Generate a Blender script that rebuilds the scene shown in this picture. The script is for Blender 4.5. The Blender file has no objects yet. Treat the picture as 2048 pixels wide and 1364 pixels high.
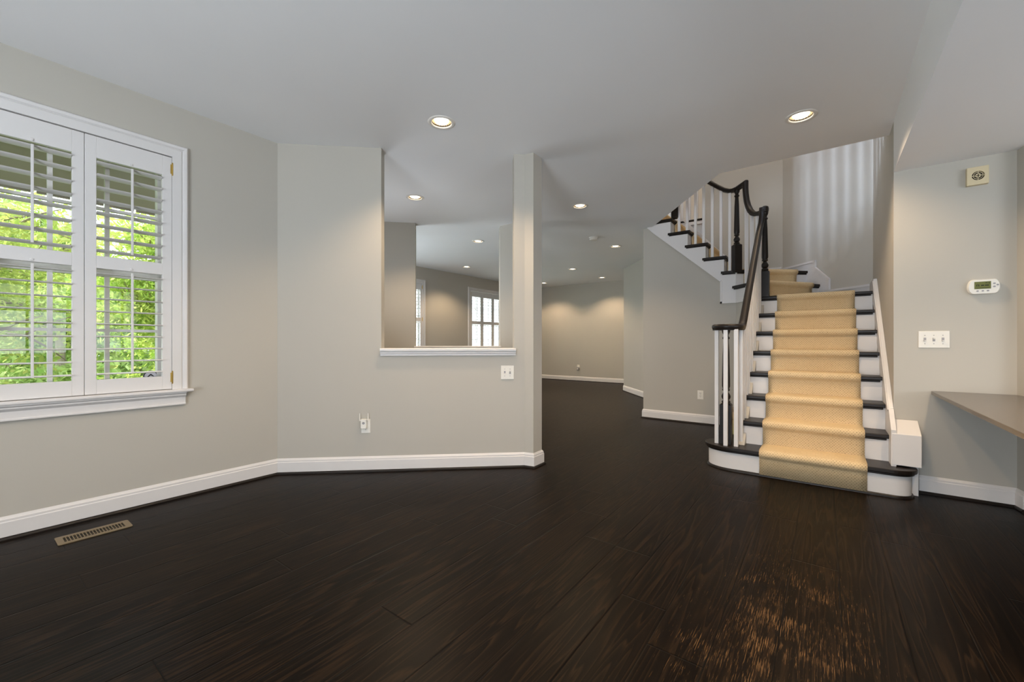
import bpy, bmesh, math, random
from mathutils import Vector, Matrix
from mathutils.geometry import delaunay_2d_cdt
random.seed(7)
SC = bpy.context.scene
COL = SC.collection
PI = math.pi

# ------------------------------------------------------------------ camera, sky, sun, exposure
CAM_H = 1.09
YAW = 0.6422                       # camera looks this far left of +Y
cd = bpy.data.cameras.new('camera'); cam = bpy.data.objects.new('camera', cd); COL.objects.link(cam)
cam.location = (0, 0, CAM_H); cam.rotation_euler = (PI / 2, 0, YAW)
cd.sensor_width = 36.0; cd.lens = 837.165 / 2048 * 36; cd.shift_y = 2.87 / 2048; cd.clip_start = 0.05
SC.camera = cam
SC.view_settings.view_transform = 'Standard'; SC.view_settings.look = 'None'
SC.view_settings.gamma = 1.0; SC.view_settings.use_curve_mapping = False
SC.view_settings.exposure = -0.03
SC.cycles.use_denoising = True
SC.cycles.max_bounces = 10; SC.cycles.diffuse_bounces = 6; SC.cycles.sample_clamp_indirect = 6.0

W = bpy.data.worlds.new('sky'); SC.world = W; W.use_nodes = True
_bg = W.node_tree.nodes['Background']; _bg.inputs[0].default_value = (0.90, 0.95, 1.0, 1); _bg.inputs[1].default_value = 4.0

def add_light(name, kind, loc, power, color, direction=None, **kw):
    ld = bpy.data.lights.new(name, kind); ld.energy = power; ld.color = color
    for k, v in kw.items(): setattr(ld, k, v)
    o = bpy.data.objects.new(name, ld); COL.objects.link(o); o.location = loc
    if direction is not None: o.rotation_euler = Vector(direction).to_track_quat('-Z', 'Y').to_euler()
    return o
add_light('sun', 'SUN', (-10, -4, 9), 9.0, (1.0, 0.96, 0.88), (0.15, 0.75, -1.0), angle=0.02)
DAY = (0.80, 0.89, 1.0)
# daylight that comes in through the windows behind the camera, beside it and upstairs, plus added living room and foyer lights
add_light('daylight_rear_window', 'AREA', (-0.5, -2.93, 0.85), 215, DAY, (0.3, 1, 1.9), shape='RECTANGLE', size=1.7, size_y=1.3)
add_light('daylight_kitchen_window', 'AREA', (3.93, 0.9, 1.3), 55, DAY, (-0.7, 0.3, 1), shape='RECTANGLE', size=2.2, size_y=1.3)
add_light('daylight_back_window', 'AREA', (2.75, 4.08, 1.6), 18, DAY, (0, -1, 0), shape='RECTANGLE', size=1.0, size_y=0.9)
add_light('daylight_upper_window', 'AREA', (-1.67, 0.75, 4.45), 330, (0.62, 0.75, 1.0), (0.23, 0.97, -0.05), shape='RECTANGLE', size=0.22, size_y=1.2)
add_light('added_living_light', 'AREA', (-6.2, 3.16, 1.45), 40, DAY, (0.45, 1, 0.6), shape='RECTANGLE', size=1.0, size_y=1.4)  # area light added out of view to brighten the living room
for _y in (5.3, 8.6): add_light('daylight_far_window', 'AREA', (-7.6, _y, 1.5), 60, (0.78, 0.87, 1.0), (1, 0, 0.12), shape='RECTANGLE', size=1.8, size_y=1.8)
add_light('added_foyer_light', 'AREA', (-4.34, 2.42, 1.45), 17, DAY, (0.72, 0.66, 1.3), shape='RECTANGLE', size=0.6, size_y=1.5)  # area light added out of view to brighten foyer and hall ceiling
LAMP_POWER = 96
LAMP_COLOR = (1.0, 0.74, 0.48)

# ------------------------------------------------------------------ materials
def new_mat(name):
    m = bpy.data.materials.new(name); m.use_nodes = True
    return m, m.node_tree, m.node_tree.nodes, m.node_tree.links, m.node_tree.nodes['Principled BSDF']
def nd(nt, typ, **kw):
    n = nt.nodes.new(typ)
    for k, v in kw.items():
        if k.startswith('i_'):
            key = k[2:]; key = int(key) if key.isdigit() else key
            n.inputs[key].default_value = v
        else: setattr(n, k, v)
    return n
def mth(nt, op, a, b=None, clamp=False):
    n = nt.nodes.new('ShaderNodeMath'); n.operation = op; n.use_clamp = clamp
    for i, v in ((0, a), (1, b)):
        if v is None: continue
        if isinstance(v, (int, float)): n.inputs[i].default_value = v
        else: nt.links.new(v, n.inputs[i])
    return n.outputs[0]
def mixc(nt, fac, a, b):
    n = nt.nodes.new('ShaderNodeMix'); n.data_type = 'RGBA'
    for i, v in ((0, fac), (6, a), (7, b)):
        if isinstance(v, (int, float)): n.inputs[i].default_value = v
        elif isinstance(v, tuple): n.inputs[i].default_value = v + (1,) if len(v) == 3 else v
        else: nt.links.new(v, n.inputs[i])
    return n.outputs[2]
def ramp(nt, fac, stops):
    n = nt.nodes.new('ShaderNodeValToRGB')
    e = n.color_ramp.elements
    while len(e) < len(stops): e.new(0.5)
    for el, (p, c) in zip(e, stops): el.position = p; el.color = (c if isinstance(c, tuple) else (c, c, c)) + (1,)
    nt.links.new(fac, n.inputs[0]); return n.outputs[0]
def paint(name, col, rough=0.6, bump=0.02, scale=180, spec=0.3, var=0.03):
    m, nt, N, L, p = new_mat(name)
    tc = nd(nt, 'ShaderNodeTexCoord')
    n = nd(nt, 'ShaderNodeTexNoise', i_Scale=scale, i_Detail=3.0); L.new(tc.outputs['Object'], n.inputs['Vector'])
    n2 = nd(nt, 'ShaderNodeTexNoise', i_Scale=1.3, i_Detail=2.0); L.new(tc.outputs['Object'], n2.inputs['Vector'])
    c = mixc(nt, n2.outputs[0], tuple(x * (1 - var) for x in col), tuple(min(1, x * (1 + var)) for x in col))
    L.new(c, p.inputs['Base Color'])
    b = nd(nt, 'ShaderNodeBump', i_Strength=bump, i_Distance=0.01); L.new(n.outputs[0], b.inputs['Height']); L.new(b.outputs[0], p.inputs['Normal'])
    p.inputs['Roughness'].default_value = rough; p.inputs['Specular IOR Level'].default_value = spec
    return m
M = {}
M['wall'] = paint('wall_paint', (0.485, 0.458, 0.402), 0.75)
M['ceiling'] = paint('ceiling_paint', (0.84, 0.835, 0.83), 0.9)
M['trim'] = paint('trim_paint', (0.71, 0.685, 0.665), 0.42, 0.008, 60, 0.4)
M['black'] = paint('black_stain', (0.012, 0.008, 0.0055), 0.38, 0.03, 40, 0.3, 0.2)
M['plastic'] = paint('white_plastic', (0.80, 0.77, 0.70), 0.4, 0.0, 50, 0.4)
M['ivory'] = paint('ivory_plastic', (0.66, 0.56, 0.36), 0.45, 0.0, 50, 0.4)
M['grey_plastic'] = paint('grey_plastic', (0.33, 0.32, 0.33), 0.5, 0.0, 50, 0.4)
M['dark'] = paint('dark_recess', (0.03, 0.026, 0.02), 0.8, 0.0)
M['vent_metal'] = paint('tan_enamel', (0.20, 0.15, 0.085), 0.45, 0.0, 60, 0.4)
M['lcd'] = paint('display_glass', (0.16, 0.17, 0.06), 0.2, 0.0)
M['lcd_ink'] = paint('display_digits', (0.03, 0.035, 0.015), 0.3, 0.0)
M['tile_white'] = paint('lamp_trim_enamel', (0.78, 0.74, 0.68), 0.4, 0.0)
def metal(name, col, rough):
    m = paint(name, col, rough, 0.0); m.node_tree.nodes['Principled BSDF'].inputs['Metallic'].default_value = 1.0; return m
M['brass'] = metal('brass', (0.62, 0.42, 0.12), 0.3)
M['reflector'] = paint('reflector', (0.40, 0.30, 0.19), 0.45, 0.0)

def emit_mat(name, col, s):
    m, nt, N, L, p = new_mat(name)
    p.inputs['Base Color'].default_value = (0.9, 0.9, 0.88, 1)
    p.inputs['Emission Color'].default_value = col + (1,); p.inputs['Emission Strength'].default_value = s
    tc = nd(nt, 'ShaderNodeTexCoord'); n = nd(nt, 'ShaderNodeTexNoise', i_Scale=90.0); L.new(tc.outputs['Object'], n.inputs['Vector'])
    b = nd(nt, 'ShaderNodeBump', i_Strength=0.1); L.new(n.outputs[0], b.inputs['Height']); L.new(b.outputs[0], p.inputs['Normal'])
    return m
M['bulb'] = emit_mat('lamp_glow', (1.0, 0.90, 0.72), 5.0)

def glass_mat():
    m, nt, N, L, p = new_mat('window_glass')
    tr = nd(nt, 'ShaderNodeBsdfTransparent'); tr.inputs[0].default_value = (0.95, 0.98, 0.97, 1)
    gl = nd(nt, 'ShaderNodeBsdfGlossy', i_Roughness=0.02)
    fr = nd(nt, 'ShaderNodeFresnel', i_IOR=1.45)
    gm = nd(nt, 'ShaderNodeNewGeometry'); ff = mth(nt, 'MULTIPLY', fr.outputs[0], mth(nt, 'SUBTRACT', 1.0, gm.outputs['Backfacing']))
    mx = nd(nt, 'ShaderNodeMixShader'); L.new(ff, mx.inputs[0]); L.new(tr.outputs[0], mx.inputs[1]); L.new(gl.outputs[0], mx.inputs[2])
    L.new(mx.outputs[0], N['Material Output'].inputs[0]); return m
M['glass'] = glass_mat()

def floor_mat():
    m, nt, N, L, p = new_mat('dark_plank_floor')
    tc = nd(nt, 'ShaderNodeTexCoord'); sp = nd(nt, 'ShaderNodeSeparateXYZ'); L.new(tc.outputs['Object'], sp.inputs[0])
    PW = 0.19
    u = mth(nt, 'DIVIDE', mth(nt, 'SUBTRACT', sp.outputs[0], 0.243), PW)
    row = mth(nt, 'FLOOR', u); fu = mth(nt, 'SUBTRACT', u, row)
    wn = nd(nt, 'ShaderNodeTexWhiteNoise', noise_dimensions='1D'); L.new(row, wn.inputs['W'])
    v = mth(nt, 'ADD', mth(nt, 'DIVIDE', sp.outputs[1], 1.75), mth(nt, 'MULTIPLY', wn.outputs[0], 7.3))
    seg = mth(nt, 'FLOOR', v); fv = mth(nt, 'SUBTRACT', v, seg)
    pid = mth(nt, 'ADD', mth(nt, 'MULTIPLY', row, 17.13), mth(nt, 'MULTIPLY', seg, 5.71))
    wp = nd(nt, 'ShaderNodeTexWhiteNoise', noise_dimensions='1D'); L.new(pid, wp.inputs['W'])
    # seams
    eu = mth(nt, 'MULTIPLY', mth(nt, 'MINIMUM', fu, mth(nt, 'SUBTRACT', 1.0, fu)), PW)
    ev = mth(nt, 'MULTIPLY', mth(nt, 'MINIMUM', fv, mth(nt, 'SUBTRACT', 1.0, fv)), 1.75)
    edge = mth(nt, 'MINIMUM', eu, ev)
    seam = mth(nt, 'LESS_THAN', edge, 0.0016)
    bev = mth(nt, 'DIVIDE', edge, 0.005, True)
    # oak figure: rings of a log cut along its length, a different log for every plank
    cmb = nd(nt, 'ShaderNodeCombineXYZ')
    L.new(mth(nt, 'MULTIPLY', mth(nt, 'SUBTRACT', fu, mth(nt, 'ADD', mth(nt, 'MULTIPLY', wp.outputs[0], 0.9), 0.05)), 2.3), cmb.inputs[0])
    L.new(mth(nt, 'ADD', mth(nt, 'MULTIPLY', sp.outputs[1], 0.6), mth(nt, 'MULTIPLY', wp.outputs[0], 60.0)), cmb.inputs[1])
    L.new(mth(nt, 'MULTIPLY', pid, 3.7), cmb.inputs[2])
    big = nd(nt, 'ShaderNodeTexNoise', i_Scale=1.1, i_Detail=2.0, i_Roughness=0.45); L.new(cmb.outputs[0], big.inputs['Vector'])
    rings = mth(nt, 'FRACT', mth(nt, 'MULTIPLY', big.outputs[0], 12.0))
    ring = ramp(nt, rings, [(0.0, 0.0), (0.55, 0.25), (0.85, 1.0), (1.0, 0.0)])
    fine_c = nd(nt, 'ShaderNodeMapping', i_Scale=(260.0, 9.0, 1.0)); L.new(tc.outputs['Object'], fine_c.inputs[0])
    fine = nd(nt, 'ShaderNodeTexNoise', i_Scale=1.0, i_Detail=3.0, i_Roughness=0.6); L.new(fine_c.outputs[0], fine.inputs['Vector'])
    pores = ramp(nt, fine.outputs[0], [(0.42, 0.0), (0.62, 1.0)])
    grain = mth(nt, 'MULTIPLY', ring, mth(nt, 'ADD', mth(nt, 'MULTIPLY', pores, 0.5), 0.5))
    base = mixc(nt, wp.outputs[0], (0.0020, 0.0012, 0.0007), (0.0045, 0.0026, 0.0014))
    col = mixc(nt, mth(nt, 'MULTIPLY', grain, 0.75), base, (0.031, 0.0165, 0.0075))
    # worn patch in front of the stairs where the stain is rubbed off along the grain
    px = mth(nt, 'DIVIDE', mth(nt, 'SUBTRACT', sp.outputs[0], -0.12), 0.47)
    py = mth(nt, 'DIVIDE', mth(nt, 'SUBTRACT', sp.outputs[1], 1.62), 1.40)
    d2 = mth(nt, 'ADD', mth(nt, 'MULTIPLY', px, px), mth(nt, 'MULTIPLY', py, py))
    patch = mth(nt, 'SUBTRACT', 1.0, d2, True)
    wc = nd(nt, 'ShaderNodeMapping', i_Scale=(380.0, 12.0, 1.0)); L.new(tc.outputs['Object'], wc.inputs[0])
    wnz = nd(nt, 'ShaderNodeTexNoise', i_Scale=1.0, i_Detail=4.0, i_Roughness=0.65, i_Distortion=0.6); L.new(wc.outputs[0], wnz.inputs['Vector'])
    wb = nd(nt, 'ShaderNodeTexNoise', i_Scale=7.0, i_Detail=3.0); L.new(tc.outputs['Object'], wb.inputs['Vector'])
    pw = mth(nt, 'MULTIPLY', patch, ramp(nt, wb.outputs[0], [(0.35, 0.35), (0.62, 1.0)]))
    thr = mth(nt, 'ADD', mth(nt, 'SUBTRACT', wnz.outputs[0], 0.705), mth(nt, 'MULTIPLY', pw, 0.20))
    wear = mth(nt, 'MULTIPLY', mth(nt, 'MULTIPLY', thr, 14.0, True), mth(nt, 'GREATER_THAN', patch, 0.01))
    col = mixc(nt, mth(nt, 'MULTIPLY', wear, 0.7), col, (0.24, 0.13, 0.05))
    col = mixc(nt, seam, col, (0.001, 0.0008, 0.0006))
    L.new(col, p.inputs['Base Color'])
    rg = mth(nt, 'ADD', mth(nt, 'MULTIPLY', fine.outputs[0], 0.16), 0.28); L.new(rg, p.inputs['Roughness'])
    p.inputs['Specular IOR Level'].default_value = 0.07
    hgt = mth(nt, 'ADD', mth(nt, 'MULTIPLY', bev, 1.0), mth(nt, 'MULTIPLY', grain, -0.12))
    b = nd(nt, 'ShaderNodeBump', i_Strength=0.35, i_Distance=0.0025); L.new(hgt, b.inputs['Height']); L.new(b.outputs[0], p.inputs['Normal'])
    return m
M['floor'] = floor_mat()

def sisal_mat():
    m, nt, N, L, p = new_mat('sisal_weave')
    uv = nd(nt, 'ShaderNodeUVMap'); sp = nd(nt, 'ShaderNodeSeparateXYZ'); L.new(uv.outputs[0], sp.inputs[0])
    CU, CV = 0.0195, 0.0112
    rv = mth(nt, 'DIVIDE', sp.outputs[1], CV); rrow = mth(nt, 'FLOOR', rv)
    off = mth(nt, 'MULTIPLY', mth(nt, 'MODULO', rrow, 2.0), 0.5)
    cu = mth(nt, 'FRACT', mth(nt, 'ADD', mth(nt, 'DIVIDE', sp.outputs[0], CU), off)); cv = mth(nt, 'FRACT', rv)
    du = mth(nt, 'MULTIPLY', mth(nt, 'SUBTRACT', cu, 0.5), 1.35); dv = mth(nt, 'SUBTRACT', cv, 0.5)
    dd = mth(nt, 'SQRT', mth(nt, 'ADD', mth(nt, 'MULTIPLY', du, du), mth(nt, 'MULTIPLY', dv, dv)))
    tcn = nd(nt, 'ShaderNodeTexNoise', i_Scale=55.0, i_Detail=2.0); L.new(uv.outputs[0], tcn.inputs['Vector'])
    pit = mth(nt, 'SUBTRACT', 1.0, mth(nt, 'DIVIDE', dd, mth(nt, 'MULTIPLY', tcn.outputs[0], 0.62)), True)
    rib = mth(nt, 'ABSOLUTE', mth(nt, 'SINE', mth(nt, 'MULTIPLY', sp.outputs[0], PI / 0.0065)))
    n2 = nd(nt, 'ShaderNodeTexNoise', i_Scale=5.0, i_Detail=4.0); L.new(uv.outputs[0], n2.inputs['Vector'])
    col = mixc(nt, n2.outputs[0], (0.64, 0.47, 0.265), (0.74, 0.575, 0.35))
    col = mixc(nt, mth(nt, 'MULTIPLY', rib, 0.18), col, (0.82, 0.66, 0.40))
    col = mixc(nt, mth(nt, 'MULTIPLY', pit, 1.2, True), col, (0.28, 0.19, 0.10))
    L.new(col, p.inputs['Base Color']); p.inputs['Roughness'].default_value = 0.9; p.inputs['Specular IOR Level'].default_value = 0.1
    hg = mth(nt, 'SUBTRACT', mth(nt, 'MULTIPLY', rib, 0.35), pit)
    b = nd(nt, 'ShaderNodeBump', i_Strength=0.7, i_Distance=0.003); L.new(hg, b.inputs['Height']); L.new(b.outputs[0], p.inputs['Normal'])
    return m
M['sisal'] = sisal_mat()

def quartz_mat():
    m, nt, N, L, p = new_mat('grey_quartz')
    tc = nd(nt, 'ShaderNodeTexCoord'); n = nd(nt, 'ShaderNodeTexNoise', i_Scale=160.0, i_Detail=3.0); L.new(tc.outputs['Object'], n.inputs['Vector'])
    L.new(mixc(nt, n.outputs[0], (0.07, 0.056, 0.045), (0.125, 0.104, 0.086)), p.inputs['Base Color']); p.inputs['Roughness'].default_value = 0.22
    return m
M['quartz'] = quartz_mat()

def leaf_mat(name, a, b):
    m, nt, N, L, p = new_mat(name)
    gm = nd(nt, 'ShaderNodeNewGeometry'); wn = nd(nt, 'ShaderNodeTexNoise', i_Scale=2.2, i_Detail=4.0)
    tc = nd(nt, 'ShaderNodeTexCoord'); L.new(tc.outputs['Object'], wn.inputs['Vector'])
    f = ramp(nt, wn.outputs[0], [(0.35, 0.0), (0.65, 1.0)])
    c = mixc(nt, f, a, b); L.new(c, p.inputs['Base Color']); p.inputs['Roughness'].default_value = 0.6
    t = nd(nt, 'ShaderNodeBsdfTranslucent'); L.new(c, t.inputs[0])
    mx = nd(nt, 'ShaderNodeMixShader', i_0=0.45); L.new(p.outputs[0], mx.inputs[1]); L.new(t.outputs[0], mx.inputs[2])
    L.new(mx.outputs[0], N['Material Output'].inputs[0]); return m
M['leaf'] = leaf_mat('fresh_leaves', (0.26, 0.41, 0.055), (0.60, 0.64, 0.18))
M['leaf2'] = leaf_mat('pale_leaves', (0.26, 0.42, 0.10), (0.56, 0.63, 0.26))
M['bark'] = paint('bark', (0.30, 0.25, 0.20), 0.9, 0.5, 25, 0.1, 0.25)
M['grass'] = paint('lawn_grass', (0.17, 0.25, 0.07), 0.95, 0.4, 30, 0.1, 0.25)
M['soffit'] = paint('porch_soffit', (0.50, 0.44, 0.42), 0.8, 0.02, 60, 0.2)
M['sticker_white'] = paint('sticker_white', (0.55, 0.55, 0.62), 0.5, 0.0)
M['sticker_black'] = paint('sticker_black', (0.01, 0.01, 0.012), 0.5, 0.0)
def floral_mat():
    m, nt, N, L, p = new_mat('patterned_paper')
    tc = nd(nt, 'ShaderNodeTexCoord'); v = nd(nt, 'ShaderNodeTexVoronoi', i_Scale=32.0); L.new(tc.outputs['Object'], v.inputs['Vector'])
    sp = nd(nt, 'ShaderNodeSeparateXYZ'); L.new(tc.outputs['Object'], sp.inputs[0])
    base = mixc(nt, mth(nt, 'MULTIPLY', sp.outputs[2], 3.6, True), (0.36, 0.36, 0.12), (0.55, 0.37, 0.20))
    spot = ramp(nt, v.outputs['Distance'], [(0.18, 1.0), (0.3, 0.0)])
    L.new(mixc(nt, mth(nt, 'MULTIPLY', spot, 0.7), base, (0.16, 0.08, 0.04)), p.inputs['Base Color']); p.inputs['Roughness'].default_value = 0.6
    return m
M['floral'] = floral_mat()

# ------------------------------------------------------------------ mesh helpers
class MB:
    """collects geometry for ONE mesh object"""
    def __init__(s): s.v = []; s.f = []; s.mi = []; s.uv = None; s.cm = 0
    def add(s, vs, fs):
        o = len(s.v); s.v += [tuple(v) for v in vs]
        for f in fs: s.f.append(tuple(o + i for i in f)); s.mi.append(s.cm)
        return s
    def box(s, a, b):
        (x0, y0, z0), (x1, y1, z1) = a, b
        x0, x1 = min(x0, x1), max(x0, x1); y0, y1 = min(y0, y1), max(y0, y1); z0, z1 = min(z0, z1), max(z0, z1)
        return s.add([(x0, y0, z0), (x1, y0, z0), (x1, y1, z0), (x0, y1, z0), (x0, y0, z1), (x1, y0, z1), (x1, y1, z1), (x0, y1, z1)],
                     [(3, 2, 1, 0), (4, 5, 6, 7), (0, 1, 5, 4), (1, 2, 6, 5), (2, 3, 7, 6), (3, 0, 4, 7)])
    def prism(s, poly, z0, z1, fr=None):
        """polygon (CCW, 2D) pulled from z0 to z1; fr maps (a,b,c) to world"""
        ar = sum(poly[i][0] * poly[(i + 1) % len(poly)][1] - poly[(i + 1) % len(poly)][0] * poly[i][1] for i in range(len(poly)))
        if ar < 0: poly = poly[::-1]
        n = len(poly); fr = fr or (lambda a, b, c: (a, b, c))
        vs = [fr(a, b, z0) for a, b in poly] + [fr(a, b, z1) for a, b in poly]
        return s.add(vs, [tuple(range(n))[::-1], tuple(range(n, 2 * n))] + [(i, (i + 1) % n, n + (i + 1) % n, n + i) for i in range(n)])
    def loft(s, rings, caps=True, closed=True):
        n = len(rings[0]); vs = [p for r in rings for p in r]; fs = []
        for k in range(len(rings) - 1):
            for i in range(n if closed else n - 1):
                j = (i + 1) % n
                fs.append((k * n + i, k * n + j, (k + 1) * n + j, (k + 1) * n + i))
        if caps and closed: fs += [tuple(range(n))[::-1], tuple((len(rings) - 1) * n + i for i in range(n))]
        return s.add(vs, fs)
    def lathe(s, prof, c=(0, 0, 0), n=24, caps=True, rot=None):
        rings = []
        for r, z in prof:
            ring = []
            for i in range(n):
                a = 2 * PI * i / n; p = Vector((r * math.cos(a), r * math.sin(a), z))
                if rot: p = rot @ p
                ring.append(tuple(p + Vector(c)))
            rings.append(ring)
        return s.loft(rings, caps)
    def path2d(s, pts, prof, closed_prof=True):
        """mitred moulding: profile (out, z) run along a plan polyline; 'out' is to the LEFT of travel"""
        rings = []
        P = [Vector(p) for p in pts]
        for i, p in enumerate(P):
            d0 = (P[i] - P[i - 1]).normalized() if i > 0 else None
            d1 = (P[i + 1] - P[i]).normalized() if i < len(P) - 1 else None
            if d0 is None: d0 = d1
            if d1 is None: d1 = d0
            n0 = Vector((-d0.y, d0.x)); n1 = Vector((-d1.y, d1.x)); m = (n0 + n1)
            m = m / max(0.15, m.dot(n0))
            rings.append([(p.x + m.x * o, p.y + m.y * o, z) for o, z in prof])
        return s.loft(rings, True, closed_prof)
    def sweep(s, pts, prof, side0=None, fixed_side=None):
        """profile (side, up) swept along a 3D path"""
        P = [Vector(p) for p in pts]; rings = []; side = Vector(side0) if side0 else None
        for i, p in enumerate(P):
            d0 = (P[i] - P[i - 1]).normalized() if i > 0 else None
            d1 = (P[i + 1] - P[i]).normalized() if i < len(P) - 1 else None
            if d0 is None: d0 = d1
            if d1 is None: d1 = d0
            t = (d0 + d1).normalized()
            if fixed_side is not None: side = Vector(fixed_side)
            elif abs(t.z) < 0.97: side = t.cross(Vector((0, 0, 1))).normalized()
            up = side.cross(t).normalized()
            k = 1 / max(0.4, t.dot(d0))
            # mitre only in the plane of the bend
            bend = (d1 - d0)
            ks, ku = 1, 1
            if bend.length > 1e-6:
                bn = bend.normalized(); 
                if abs(bn.dot(up)) > abs(bn.dot(side)): ku = k
                else: ks = k
            rings.append([tuple(p + side * a * ks + up * b * ku) for a, b in prof])
        return s.loft(rings)
    def tube(s, pts, rad, n=8):
        rads = rad if isinstance(rad, (list, tuple)) else [rad] * len(pts)
        P = [Vector(p) for p in pts]; rings = []
        t0 = (P[1] - P[0]).normalized(); a = t0.orthogonal().normalized()
        for i, p in enumerate(P):
            t = ((P[i + 1] if i < len(P) - 1 else P[i]) - (P[i - 1] if i else P[i])).normalized()
            a = (a - t * a.dot(t)).normalized(); b = t.cross(a)
            rings.append([tuple(p + (a * math.cos(2 * PI * k / n) + b * math.sin(2 * PI * k / n)) * rads[i]) for k in range(n)])
        return s.loft(rings)
    def plate(s, outer, holes, z0, z1, fr=None):
        """flat slab with holes"""
        fr = fr or (lambda a, b, c: (a, b, c))
        loops = [outer] + list(holes); vs = []; es = []
        for lp in loops:
            o = len(vs); n = len(lp); vs += [Vector(p) for p in lp]; es += [(o + i, o + (i + 1) % n) for i in range(n)]
        ov, oe, of, *_ = delaunay_2d_cdt(vs, es, [], 0, 1e-6)
        def inside(pt, lp):
            c = False; n = len(lp)
            for i in range(n):
                (xa, ya), (xb, yb) = lp[i], lp[(i + 1) % n]
                if (ya > pt[1]) != (yb > pt[1]) and pt[0] < (xb - xa) * (pt[1] - ya) / (yb - ya) + xa: c = not c
            return c
        tri = []
        for f in of:
            cx = sum(ov[i][0] for i in f) / len(f); cy = sum(ov[i][1] for i in f) / len(f)
            if inside((cx, cy), outer) and not any(inside((cx, cy), h) for h in holes): tri.append(tuple(f))
        n = len(ov)
        s.add([fr(p[0], p[1], z0) for p in ov] + [fr(p[0], p[1], z1) for p in ov], [t[::-1] for t in tri] + [tuple(i + n for i in t) for t in tri])
        for lp in loops:
            m = len(lp)
            s.add([fr(a, b, z0) for a, b in lp] + [fr(a, b, z1) for a, b in lp], [(i, (i + 1) % m, m + (i + 1) % m, m + i) for i in range(m)])
        return s
    def build(s, name, mats, parent=None, smooth=False, bevel=0, loc=None, weld=True, sharp=35):
        me = bpy.data.meshes.new(name); me.from_pydata(s.v, [], s.f)
        mats = mats if isinstance(mats, (list, tuple)) else [mats]
        for m in mats: me.materials.append(m)
        if s.uv is not None:
            lay = me.uv_layers.new(name='UVMap')
            for lp in me.loops: lay.data[lp.index].uv = s.uv[lp.vertex_index]
        for p, i in zip(me.polygons, s.mi): p.material_index = i
        bm = bmesh.new(); bm.from_mesh(me)
        if s.uv is None: bmesh.ops.remove_doubles(bm, verts=bm.verts, dist=1e-5)
        bmesh.ops.recalc_face_normals(bm, faces=bm.faces); bm.to_mesh(me); bm.free()
        if smooth:
            for p in me.polygons: p.use_smooth = True
            me.set_sharp_from_angle(angle=math.radians(sharp))
        o = bpy.data.objects.new(name, me); COL.objects.link(o)
        if parent is not None:
            o.parent = parent; o.matrix_parent_inverse = Matrix.Translation(-parent.location) if not parent.get('_local') else Matrix()
        if loc: o.location = loc
        if bevel:
            md = o.modifiers.new('bevel', 'BEVEL'); md.width = bevel; md.segments = 2; md.limit_method = 'ANGLE'; md.angle_limit = math.radians(40)
        return o

def tag(o, label, cat, group=None):
    o['label'] = label; o['category'] = cat
    if group: o['group'] = group
    return o
def thing(name, label, cat, loc=(0, 0, 0), rz=0.0, group=None, local=False):
    o = bpy.data.objects.new(name, None); COL.objects.link(o); o.location = loc; o.rotation_euler = (0, 0, rz); o.empty_display_size = 0.1
    if local: o['_local'] = 1
    return tag(o, label, cat, group)
def struct(o): o['kind'] = 'structure'; return o
def copy_thing(root, loc, rz, label, group=None):
    r = root.copy(); COL.objects.link(r); r.location = loc; r.rotation_euler = (0, 0, rz); r['label'] = label
    if group: r['group'] = group
    for ch in list(root.children):
        c = ch.copy(); COL.objects.link(c); c.parent = r
        for g in list(ch.children):
            d = g.copy(); COL.objects.link(d); d.parent = c
    return r
def arc(cx, cy, rx, ry, a0, a1, n):
    return [(cx + rx * math.cos(a0 + (a1 - a0) * i / n), cy + ry * math.sin(a0 + (a1 - a0) * i / n)) for i in range(n + 1)]
def offset_poly(pts, d):
    """open polyline moved to its left by d"""
    P = [Vector(p) for p in pts]; out = []
    for i, p in enumerate(P):
        d0 = (P[i] - P[i - 1]).normalized() if i > 0 else None
        d1 = (P[i + 1] - P[i]).normalized() if i < len(P) - 1 else None
        d0 = d0 or d1; d1 = d1 or d0
        n0 = Vector((-d0.y, d0.x)); n1 = Vector((-d1.y, d1.x)); m = n0 + n1; m = m / max(0.15, m.dot(n0))
        out.append((p.x + m.x * d, p.y + m.y * d))
    return out

# ------------------------------------------------------------------ the room
CZ = 2.74; UZ = 3.013; LZ = 2.36            # ceiling, upstairs floor, low kitchen ceiling
XL = -3.633; XF = -7.07; YF = 10.6; XS = 0.41; YT = 4.211; YSP = 6.0; YB = 6.97
A = (XL, 1.613); B = (-2.112, 3.008)
HWL = math.hypot(B[0] - A[0], B[1] - A[1]); HU = ((B[0] - A[0]) / HWL, (B[1] - A[1]) / HWL); HN = (-HU[1], HU[0])
def hw(sd, dp=0.0): return (A[0] + HU[0] * sd + HN[0] * dp, A[1] + HU[1] * sd + HN[1] * dp)
S1 = 0.838; S2 = 1.972                     # pass-through opening along the angled wall

m = MB(); m.box((-8.2, -3.4, -0.06), (4.3, 11.0, 0.0)); struct(m.build('floor', M['floor']))

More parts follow.
